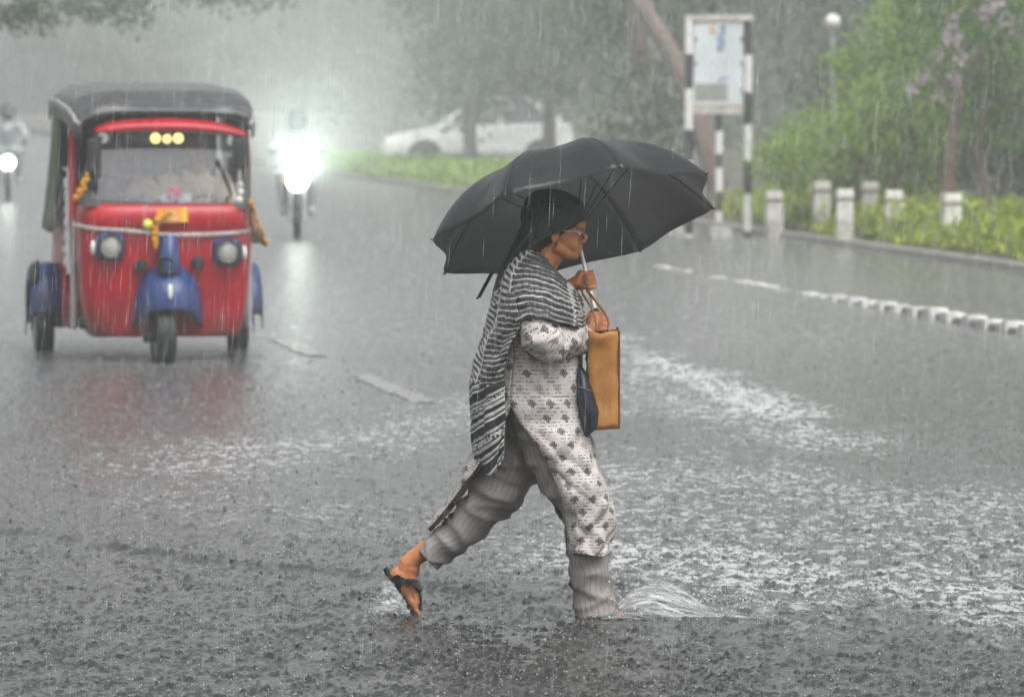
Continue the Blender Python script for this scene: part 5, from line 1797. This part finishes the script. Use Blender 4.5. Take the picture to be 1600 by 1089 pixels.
sl = ctube([W(824, 440, .150), W(836, 480, .195), W(858, 516, .205), W(874, 502, .18), W(888, 474, .135)], [.075, .07, .064, .06, .046], [.07, .066, .06, .058, .046], m=40)
sl = wrinkle(sl, [(.010, 9, 12, 8)], 75)
grid_obj('sleeve', sl, M_kurta, kurta, uv=arclen_uv(sl), solid=.002)
# trousers ------------------------------------------------------------------
tr1 = ctube([W(838, 590, -.060), W(842, 640, -.070), W(864, 692, -.085), W(888, 745, -.085), W(911, 795, -.085), W(917, 845, -.08), W(923, 900, -.075), W(931, 950, -.07), W(934, 968, -.07)], [.100, .108, .110, .100, .084, .074, .070, .078, .080], [.075, .078, .074, .070, .068, .066, .072, .080, .082], 41, 110)
tr1 = wrinkle(tr1, [(.009, 7, 6, 10), (.007, 11, 9, -14), (.003, 34, 24, 10)], 80)
trousers = grid_obj('trousers', tr1, M_trouser, person, uv=arclen_uv(tr1), solid=.002)
tr2 = ctube([W(832, 590, .065), W(826, 640, .070), W(812, 690, .085), W(790, 745, .085), W(757, 795, .09), W(716, 836, .10), W(684, 862, .10), W(668, 876, .10)], [.10, .102, .107, .102, .083, .070, .062, .062], [.09, .115, .115, .105, .09, .078, .070, .070], 41, 100)
tr2 = wrinkle(tr2, [(.012, 6, 8, 10), (.008, 10, 12, -16), (.004, 30, 24, 12)], 90)
# pull the loose cuff down in front
tq = np.linspace(0, 1, 100)[:, None]; an = np.linspace(0, 2 * PI, 41)[None, :]
grid_obj('leg', tr2, M_trouser, trousers, uv=arclen_uv(tr2), solid=.002)
# dupatta -------------------------------------------------------------------
R1 = [(808, 396, -.015), (818, 391, -.062), (832, 392, -.096), (848, 401, -.112), (866, 416, -.108), (885, 436, -.088), (899, 451, -.040), (903, 456, .03)]
R2 = [(787, 424, .00), (792, 420, -.100), (808, 417, -.165), (832, 418, -.200), (858, 427, -.195), (880, 441, -.155), (900, 462, -.080), (908, 468, .02)]
R3 = [(776, 462, .02), (781, 458, -.120), (802, 451, -.205), (832, 448, -.238), (862, 455, -.228), (888, 468, -.178), (907, 486, -.090), (914, 490, .02)]
R4 = [(770, 492, .02), (776, 488, -.128), (804, 477, -.222), (834, 472, -.258), (864, 478, -.248), (890, 489, -.195), (910, 501, -.100), (916, 503, .02)]
R5 = [(766, 514, .02), (774, 510, -.130), (804, 500, -.232), (834, 491, -.270), (864, 495, -.262), (890, 503, -.208), (910, 512, -.105), (916, 514, .02)]
Dg = np.array([[tuple(W(*p)) for p in R] for R in (R1, R2, R3, R4, R5)])
Dg = cr(Dg, 60)
Dg = np.transpose(cr(np.transpose(Dg, (1, 0, 2)), 72), (1, 0, 2))
uvd = arclen_uv(Dg)
uvd[..., 0] = np.linspace(0, 1, 72)[None, :]
nD = grid_normals(Dg)
ph = uvd[..., 1] / .0245
Dg = Dg + nD * (.0035 * np.sin(2 * PI * ph + 3 * vnoise(uvd[..., 0] * 4, uvd[..., 1] * 20, 95)) + .007 * vnoise(uvd[..., 0] * 5, uvd[..., 1] * 12, 96))[..., None]
dup = grid_obj('dupatta', Dg, M_dup, person, uv=uvd, solid=.003)
# part of the shawl falling from the shoulder to the hip
T1 = [(778, 452, .03), (776, 455, -.06), (784, 456, -.150), (796, 454, -.205), (806, 455, -.224)]
T2 = [(768, 490, .04), (766, 494, -.05), (776, 498, -.165), (794, 500, -.225), (812, 500, -.244)]
T3 = [(756, 528, .05), (753, 533, -.04), (764, 538, -.140), (782, 540, -.200), (800, 530, -.225)]
T4 = [(744, 560, .06), (742, 566, -.03), (752, 571, -.120), (768, 572, -.180), (790, 566, -.205)]
T5 = [(740, 590, .07), (738, 596, -.02), (748, 600, -.110), (766, 600, -.172), (789, 596, -.190)]
Tg = np.array([[tuple(W(*p)) for p in R] for R in (T1, T2, T3, T4, T5)])
Tg = cr(Tg, 60)
Tg = np.transpose(cr(np.transpose(Tg, (1, 0, 2)), 36), (1, 0, 2))
uvt = arclen_uv(Tg)
uvt[..., 0] = np.linspace(.02, .60, 36)[None, :]
Tg = wrinkle(Tg, [(.012, 16, 4, 10), (.005, 34, 12, -14)], 97)
grid_obj('fall', Tg, M_dup, dup, uv=uvt, solid=.003)
E1 = [(740, 586, .07), (738, 592, -.02), (748, 596, -.112), (766, 597, -.176), (790, 593, -.196)]
E2 = [(739, 630, .07), (738, 636, -.02), (748, 640, -.115), (768, 640, -.178), (790, 634, -.195)]
E3 = [(738, 670, .07), (738, 674, -.02), (750, 680, -.120), (768, 682, -.178), (788, 672, -.190)]
E4 = [(738, 700, .06), (741, 705, -.02), (754, 714, -.120), (770, 714, -.172), (787, 694, -.180)]
E5 = [(741, 712, .05), (746, 720, -.02), (758, 731, -.118), (770, 736, -.165), (784, 708, -.172)]
Eg = np.array([[tuple(W(*p)) for p in R] for R in (E1, E2, E3, E4, E5)])
Eg = cr(Eg, 60)
Eg = np.transpose(cr(np.transpose(Eg, (1, 0, 2)), 40), (1, 0, 2))
uve = arclen_uv(Eg)
Eg = wrinkle(Eg, [(.013, 22, 2.5, 5), (.005, 40, 9, -10)], 98)
grid_obj('hanging_end', Eg, M_dupend, dup, uv=uve, solid=.003)
# dark inner neckline
mb = MB(); mb.tube(cr(np.array([tuple(W(806, 399, -.02)), tuple(W(822, 393, -.066)), tuple(W(838, 396, -.092)), tuple(W(856, 408, -.100))]), 14), [.006] * 14, 6, r2=.010); mb.build('neck_band', M_sandal, kurta)

# sandals -------------------------------------------------------------------
def sandal(path, hw, name_strap, straps, toe):
    t = empty('sandal'); t.parent = person
    mb = MB(); mb.tube([W(*p) for p in path], [.011, .012, .011, .010, .008], 12, r2=hw, up=(0, 1, 0)); mb.build('sole', M_sandal, t)
    for st in straps:
        mb = MB(); mb.tube(cr(np.array([tuple(W(*p)) for p in st[0]]), 12), [st[1]] * 12, 8, r2=.005, up=(1, 0, .35)); mb.build('strap', M_sandal, t)
    return t
sandal([(601, 890, .10), (611, 908, .10), (625, 930, .10), (634, 948, .10), (640, 962, .10)], [.026, .034, .042, .046, .030], '', [
    ([(616, 912, .062), (632, 907, .048), (648, 913, .058), (655, 918, .085), (655, 918, .11), (648, 914, .142), (628, 914, .15)], .024),
    ([(652, 918, .085), (656, 934, .085), (656, 950, .088), (652, 962, .09)], .006),
    ([(628, 926, .05), (634, 940, .046), (637, 954, .05)], .006)], None)
sandal([(902, 972, -.07), (925, 976, -.07), (960, 979, -.068), (995, 980, -.066), (1018, 980, -.064)], [.028, .034, .042, .046, .028], '', [
    ([(950, 972, -.118), (952, 952, -.10), (954, 948, -.066), (952, 954, -.034), (950, 972, -.02)], .018)], None)

# ------------------------------------------------------------------ umbrella
um = empty('umbrella', WB, 0, 'black folding umbrella tilted back over the walking woman', 'umbrella')
H0 = .255
def canopy_pt(th, t, sag=True):
    k = th / (PI / 4)
    fr_ = k - math.floor(k)
    w = 4 * fr_ * (1 - fr_)
    c8 = math.cos(PI / 8) / math.cos((fr_ - .5) * PI / 4)     # straight chord between ribs
    rr_ = t * (1 - w * (1 - c8) * .9 - w * .055 * t ** 3)
    h = H0 * (1 - t ** 3.0) - (w * .010 * math.sin(min(1, t) * PI) if sag else 0) - w * .004 * t ** 2
    return UC + (UA * math.cos(th) + UB * math.sin(th)) * rr_ + UN * h
for g in range(8):
    n1, n2 = 15, 26
    Pg = np.array([[tuple(canopy_pt(PI / 4 * (g + min(max(a, 1e-4), 1 - 1e-4)), t)) for a in np.linspace(0, 1, n1)] for t in np.linspace(.012, 1, n2)])
    nn = grid_normals(Pg)
    aa, tq_ = np.linspace(0, 1, n1)[None, :], np.linspace(0, 1, n2)[:, None]
    pk = np.sin(aa * PI)
    Pg = Pg + nn * ((0.0035 * vnoise(aa * 3 + g * 7, tq_ * 7, 110) + .003 * vnoise(aa * 7 + g * 5, tq_ * 12 + aa * 8, 111)) * pk)[..., None]
    if g == 0: cano = None
    o = grid_obj('canopy_panel', Pg, M_umb, um, solid=.0012)
for g in range(8):
    pts = [canopy_pt(PI / 4 * g + 1e-4, t, False) - UN * .006 for t in np.linspace(.03, 1.0, 22)]
    mb = MB(); mb.tube(pts, [.0021] * 22, 6); rb = mb.build('rib', M_rib, um)
    a, d = ax(.03), canopy_pt(PI / 4 * g + 1e-4, .52, False) - UN * .008
    mb = MB(); mb.tube([tuple(a), tuple(d)], [.0024, .0024], 6); mb.build('strut', M_rib, rb)
    tip = canopy_pt(PI / 4 * g + 1e-4, 1.0, False)
    o_ = (tip - UC).normalized()
    mb = MB(); mb.tube([tuple(tip - o_ * .006), tuple(tip + o_ * .008)], [.004, .003], 6); mb.build('rib_tip', M_rib, rb)
mb = MB(); mb.tube([tuple(ax(-H0 - .03)), tuple(ax(-.02))], [.0058, .0058], 10); mb.tube([tuple(ax(-.02)), tuple(ax(.20))], [.0072, .0072], 10); mb.tube([tuple(ax(.20)), tuple(ax(.345))], [.0088, .0088], 10); mb.build('shaft', M_shaft, um)
mb = MB(); mb.tube([tuple(ax(.02)), tuple(ax(.05))], [.013, .013], 10); mb.tube([tuple(ax(-H0 + .015)), tuple(ax(-H0 - .01))], [.016, .012], 12); mb.build('runner', M_grip, um)
mb = MB(); mb.tube([tuple(ax(.326)), tuple(ax(.332)), tuple(ax(.38)), tuple(ax(.425)), tuple(ax(.432))], [.010, .0155, .0145, .0155, .008], 14); mb.build('grip', M_grip, um)
mb = MB(); mb.tube([tuple(ax(-H0 - .005)), tuple(ax(-H0 - .035))], [.008, .004], 10); mb.build('ferrule', M_grip, um)
st0 = W(771, 430, .33)
rows = []
for t in np.linspace(0, 1, 8):
    p = Vector(W(769 - 22 * t, 430 + 40 * t, .33 - .05 * t))
    rows.append([tuple(p + Vector((-.009, 0, -.004))), tuple(p + Vector((0, -.004, 0))), tuple(p + Vector((.009, 0, .004)))])
grid_obj('tie_strap', cr(np.array(rows), 16), M_grip, um, solid=.003)

# ------------------------------------------------------------------ tan bag and navy handbag carried in front
bgo = empty('shopping_bag', WB, 0, 'tan jute shopping bag carried in front of the woman below the umbrella grip', 'bag')
def bagpt(x, y, t):  # x across -1..1, y depth -1..1, t 0 bottom .. 1 top
    l, r_ = 921 + (916 - 921) * t, 965.5
    px = (l + r_) / 2 + x * (r_ - l) / 2
    py = 667 + (515 - 667) * t - 2.5 * (1 if x > 0 else 0) * (1 - t)
    p = Vector(W(px, py, .03 + y * .15))
    if abs(x) < .9: p += Vector((0, y * -.012 * math.sin(t * PI), 0))
    return p
rows = []
for t in np.linspace(0, 1, 18):
    ringp = []
    for x, y in [(-1, -1), (-.5, -1.02), (0, -1.0), (.5, -1.02), (1, -1), (1.0, -.4), (1.0, .4), (1, 1), (.5, 1), (0, 1), (-.5, 1), (-1, 1), (-1.0, .4), (-1.0, -.4)]:
        ringp.append(tuple(bagpt(x, y, t)))
    rows.append(ringp)
Bg = np.array(rows)
Bg += (.008 * vnoise(np.arange(18)[:, None] * .5, np.arange(14)[None, :] * .9, 120))[..., None]
o = grid_obj('bag_body', Bg, M_jute, bgo, closed=True, solid=.004)
mb = MB(); mb.prism([tuple(bagpt(x, y, 0) + Vector((0, 0, .004))) for x, y in ((-1, -1), (1, -1), (1, 1), (-1, 1))], (0, 0, -.008)); mb.build('bag_base', M_jutedge, bgo, smooth=False)
for y in (-1, 1):
    mb = MB(); mb.tube([tuple(bagpt(1.0, y, t) + Vector((.001, -.001 * y, 0))) for t in np.linspace(-.01, 1.01, 12)], [.0050] * 12, 6); mb.build('seam', M_jutedge, bgo)
    hp = [tuple(bagpt(-.35, y * .8, 1.0)), tuple(bagpt(-.5, y * .6, 1.18) ), tuple(ax(.262, -.030, .012 + y * .02)), tuple(ax(.238, -.016, -.030 if y < 0 else .03)), tuple(ax(.262, -.006, .010 + y * .02)), tuple(bagpt(.30, y * .6, 1.14)), tuple(bagpt(.35, y * .8, 1.0))]
    mb = MB(); mb.tube(cr(np.array(hp), 36), [.0062] * 36, 8, r2=.004); mb.build('bag_handle', M_strap, bgo)
hb = empty('handbag', WB, 0, 'navy leather handbag squeezed between the woman and the tan shopping bag', 'handbag')
mb = MB()
mb.tube([W(906, 574, -.075), W(910, 590, -.08), W(914, 615, -.085), W(920, 642, -.09), W(920, 662, -.09), W(914, 680, -.085)], [.012, .025, .033, .037, .032, .006], 18, r2=[.03, .06, .08, .09, .075, .03], up=(0, 1, 0))
o = mb.build('bag_body', M_navy, hb)
mb = MB(); mb.tube([W(908, 578, -.08), W(908, 550, -.085), W(904, 520, -.09), W(896, 490, -.08)], [.010] * 4, 8, r2=.004); mb.build('bag_strap', M_sandal, hb)
mb = MB(); mb.tube([W(902, 600, -.165), W(914, 603, -.172), W(925, 608, -.165)], [.004] * 3, 6); mb.build('flap_edge', M_navy, hb)

# ------------------------------------------------------------------ water thrown up by her feet
b = NB('thrown_water')
u, v = b.uv()
s1 = b.noise(b.xyz(b.mul(u, 3.2), b.mul(v, 11)), 1.0, 6, .68, 1.2)
s2 = b.noise(b.xyz(b.mul(u, 16), b.mul(v, 40)), 1.0, 4, .65)
edge = b.mul(b.ramp(u, [(0, .9), (.75, .75), (1, 0)]), b.ramp(v, [(0, .5), (.12, 1), (.7, .9), (1, 0)]))
al = b.math('MULTIPLY', b.mul(b.ramp(s1, [(.36, .08), (.62, 1)]), edge), b.math('MULTIPLY_ADD', s2, .9, .45), clamp=True)
m_ = b.ramp(s1, [(.35, (.30, .31, .31)), (.65, (.80, .81, .82))])
pb_ = b.pbr(m_, .15, ior=1.33, normal=b.bump(s1, .01))
tp_ = b.n('BsdfTransparent')
mx = b.n('MixShader'); b.set(mx.inputs[0], al)
b.nt.links.new(tp_.outputs[0], mx.inputs[1]); b.nt.links.new(pb_, mx.inputs[2])
M_splash = b.done(mx.outputs[0])
b = NB('flying_drop')
M_bead_ = b.done(b.pbr((.62, .63, .63), .08, ior=1.34))
def sheet(ctrl, nu, nv, seed, name, parent):
    Pg = np.array([[tuple(W(*p)) for p in R] for R in ctrl])
    Pg = cr(Pg, nv)
    Pg = np.transpose(cr(np.transpose(Pg, (1, 0, 2)), nu), (1, 0, 2))
    uv_ = np.stack(np.meshgrid(np.linspace(0, 1, nu), np.linspace(0, 1, nv)), -1)
    nn_ = grid_normals(Pg)
    Pg = Pg + nn_ * (.010 * vnoise(uv_[..., 0] * 4, uv_[..., 1] * 14, seed) + .005 * vnoise(uv_[..., 0] * 12, uv_[..., 1] * 30, seed + 1))[..., None]
    return grid_obj(name, Pg, M_splash, parent, uv=uv_, solid=.003)
spl = empty('water_splash', WB, 0, 'pale fan of water kicked forward by the leading foot', 'splash')
sheet([[(958, 966, -.06), (985, 962, -.08), (1020, 962, -.09), (1075, 970, -.09), (1150, 972, -.09)], [(960, 955, -.05), (985, 940, -.06), (1020, 935, -.07), (1070, 950, -.07), (1140, 966, -.08)], [(966, 944, -.03), (990, 924, -.03), (1025, 914, -.03), (1068, 930, -.04), (1120, 960, -.06)], [(972, 938, 0), (996, 918, .0), (1030, 907, .0), (1066, 918, -.0), (1100, 950, -.03)]], 60, 50, 130, 'splash_sheet', spl)
sheet([[(950, 968, .02), (990, 966, .03), (1040, 966, .03), (1120, 972, .0), (1225, 974, -.03)], [(956, 952, .02), (992, 946, .05), (1045, 940, .05), (1120, 958, .02), (1215, 968, -.02)], [(964, 940, .03), (996, 926, .06), (1045, 916, .06), (1110, 944, .03), (1180, 962, 0)]], 60, 40, 140, 'splash_sheet', spl)
sheet([[(895, 972, -.10), (930, 974, -.14), (970, 974, -.16), (1010, 976, -.16), (1050, 976, -.15)], [(893, 966, -.10), (930, 963, -.15), (970, 958, -.17), (1010, 962, -.17), (1046, 970, -.15)], [(892, 962, -.10), (930, 955, -.15), (970, 946, -.16), (1006, 952, -.17), (1035, 966, -.15)]], 50, 30, 150, 'splash_sheet', spl)
sheet([[(1030, 974, -.12), (1075, 974, -.13), (1130, 975, -.13), (1190, 976, -.12), (1240, 976, -.10)], [(1030, 966, -.10), (1075, 962, -.10), (1130, 964, -.10), (1190, 968, -.10), (1235, 972, -.09)], [(1032, 954, -.04), (1075, 948, -.05), (1130, 954, -.05), (1185, 960, -.06), (1225, 968, -.06)]], 60, 40, 170, 'splash_sheet', spl)
sp2 = empty('water_splash', WB, 0, 'thin wedge of water dragged up behind the lifted rear heel', 'splash')
sheet([[(642, 963, .03), (622, 963, .02), (600, 963, .02), (568, 964, .04)], [(636, 948, .04), (618, 944, .03), (600, 944, .03), (574, 956, .05)], [(626, 926, .06), (612, 922, .05), (602, 922, .05), (588, 938, .06)], [(612, 902, .08), (606, 904, .08), (601, 908, .08), (594, 920, .08)], [(606, 892, .09), (602, 894, .09), (598, 898, .09), (592, 910, .09)]], 40, 50, 160, 'splash_sheet', sp2)
rr = np.random.default_rng(31)
for par, n, fx in ((spl, 320, lambda: W(950 + 230 * rr.uniform() ** 1.5, 968 - abs(rr.normal()) * 26, rr.uniform(-.25, .12))), (sp2, 60, lambda: W(640 - rr.uniform(0, 70), 962 - abs(rr.normal()) * 16, rr.uniform(-.02, .16)))):
    mb = MB()
    for i in range(n):
        mb.ell(tuple(fx()), tuple(.0030 * rr.uniform(.4, 1.0) * rr.uniform(.6, 1.9, 3)), 6, 4)
    o = mb.build('droplets', M_bead_, par)
    o['kind'] = 'stuff'

# ================================================================== the rain itself
b = NB('rain_drop')
g = b.n('BsdfGlossy'); g.inputs['Roughness'].default_value = .25; b.set(g.inputs[0], (.95, .96, .97))
d = b.n('BsdfDiffuse'); b.set(d.inputs[0], (.85, .86, .87))
m1 = b.n('MixShader'); m1.inputs[0].default_value = .5
b.nt.links.new(g.outputs[0], m1.inputs[1]); b.nt.links.new(d.outputs[0], m1.inputs[2])
t = b.n('BsdfTransparent')
m2 = b.n('MixShader'); m2.inputs[0].default_value = .24
b.nt.links.new(t.outputs[0], m2.inputs[1]); b.nt.links.new(m1.outputs[0], m2.inputs[2])
M_rain = b.done(m2.outputs[0])

def spindles(Cn, L, R, lean, rng):
    """slim falling drops: three sided spindles, (n*5) vertices, 6 faces each"""
    n = len(Cn)
    ax_ = np.stack([lean[:, 0], lean[:, 1], np.ones(n)], 1)
    ax_ /= np.linalg.norm(ax_, axis=1, keepdims=True)
    a0 = rng.uniform(0, 2 * PI, n)
    V = np.zeros((n, 5, 3))
    V[:, 0] = Cn + ax_ * L[:, None] * .55
    V[:, 4] = Cn - ax_ * L[:, None] * .45
    for k in range(3):
        a = a0 + k * 2 * PI / 3
        V[:, 1 + k] = Cn - ax_ * L[:, None] * .18 + np.stack([np.cos(a), np.sin(a), 0 * a], 1) * R[:, None]
    i = np.arange(n)[:, None] * 5
    tri = np.array([[0, 1, 2], [0, 2, 3], [0, 3, 1], [4, 2, 1], [4, 3, 2], [4, 1, 3]])
    F = (i[:, :, None] + tri[None]).reshape(-1, 3)
    return V.reshape(-1, 3), F
rng = np.random.default_rng(88)
n1, n2 = 6500, 62000
Y = np.concatenate([13 + 29 * rng.uniform(0, 1, n1) ** .8, 42 + 88 * rng.uniform(0, 1, n2) ** .9])
n = n1 + n2
X = rng.uniform(-1, 1, n) * (.098 * Y + .5)
Z = rng.uniform(0, 1, n) * (EYE + .017 * Y + .4)
# the umbrella keeps the space under it dry
keep = ~((np.hypot(X - WB.x - UC.x, Y - WB.y - UC.y) < .46) & (Z < 1.55))
X, Y, Z = X[keep], Y[keep], Z[keep]; n = len(X)
V, F = spindles(np.stack([X, Y, Z], 1), rng.uniform(.06, .15, n) * (1 + Y / 130), rng.uniform(.00045, .0009, n) * (1 + Y / 50), np.stack([.05 + .015 * rng.normal(size=n), .02 * rng.normal(size=n)], 1), rng)
tag(np_mesh('rain', V, F, M_rain, smooth=True), 'heavy rain falling over the whole street', None, None, 'stuff')

# splash crowns and beads where the drops strike
rng = np.random.default_rng(89)
b = NB('splash_crown')
M_crown = b.done(b.pbr((.12, .122, .12), .06, ior=1.34))
b = NB('splash_bead')
M_bead = b.done(b.pbr((.7, .71, .71), .08, ior=1.34))
n = 7500
Y = 15.5 + (40 - 15.5) * rng.uniform(0, 1, n) ** 1.25
X = rng.uniform(-1, 1, n) * (.10 * Y + .25)
Zs = water_h(X, Y) - .002
V_, F_, base = [], [], 0
Hh = rng.uniform(.004, .015, n) * rng.choice([.7, 1.0, 1.5], n, p=[.5, .38, .12])
Rr = rng.uniform(.004, .011, n)
k = 6
rim = np.zeros((n, k, 3)); top = np.zeros((n, k, 3))
for j in range(k):
    a = 2 * PI * j / k + rng.uniform(-.3, .3, n)
    rj = Rr * rng.uniform(.75, 1.25, n)
    rim[:, j] = np.stack([X + rj * np.cos(a), Y + rj * np.sin(a), Zs], 1)
    fl = rng.uniform(.2, .9, n)
    hj = Hh * rng.uniform(.15, 1.0, n)
    top[:, j] = np.stack([X + rj * fl * np.cos(a) + Rr * rng.uniform(-.4, .4, n), Y + rj * fl * np.sin(a), Zs + hj], 1)
V = np.concatenate([rim, top], 1).reshape(-1, 3)
i = np.arange(n)[:, None, None] * (2 * k)
quads = np.array([[j, (j + 1) % k, k + (j + 1) % k, k + j] for j in range(k)])
capf = np.array([[k + j for j in range(k)]])
F = [(i + quads[None]).reshape(-1, 4), (i + capf[None]).reshape(-1, k)]
tag(np_mesh('rain_splashes', V, F, M_crown, smooth=False), 'small dark splash crowns of raindrops all over the flooded road', None, None, 'stuff')
n = 9000
Y = 15.5 + (38 - 15.5) * rng.uniform(0, 1, n) ** 1.2
X = rng.uniform(-1, 1, n) * (.10 * Y + .25)
Z = water_h(X, Y) + np.abs(rng.normal(size=n)) * .013 + .001
C = np.stack([X, Y, Z], 1)
R = rng.uniform(.0009, .0026, n)
oc = np.array([[1, 0, 0], [-1, 0, 0], [0, 1, 0], [0, -1, 0], [0, 0, 1], [0, 0, -1]], float)
V = (C[:, None] + oc[None] * R[:, None, None]).reshape(-1, 3)
tri = np.array([[0, 2, 4], [2, 1, 4], [1, 3, 4], [3, 0, 4], [2, 0, 5], [1, 2, 5], [3, 1, 5], [0, 3, 5]])
F = (np.arange(n)[:, None, None] * 6 + tri[None]).reshape(-1, 3)
tag(np_mesh('spray_beads', V, F, M_bead, smooth=True), 'bright beads of spray bouncing off the water', None, None, 'stuff')
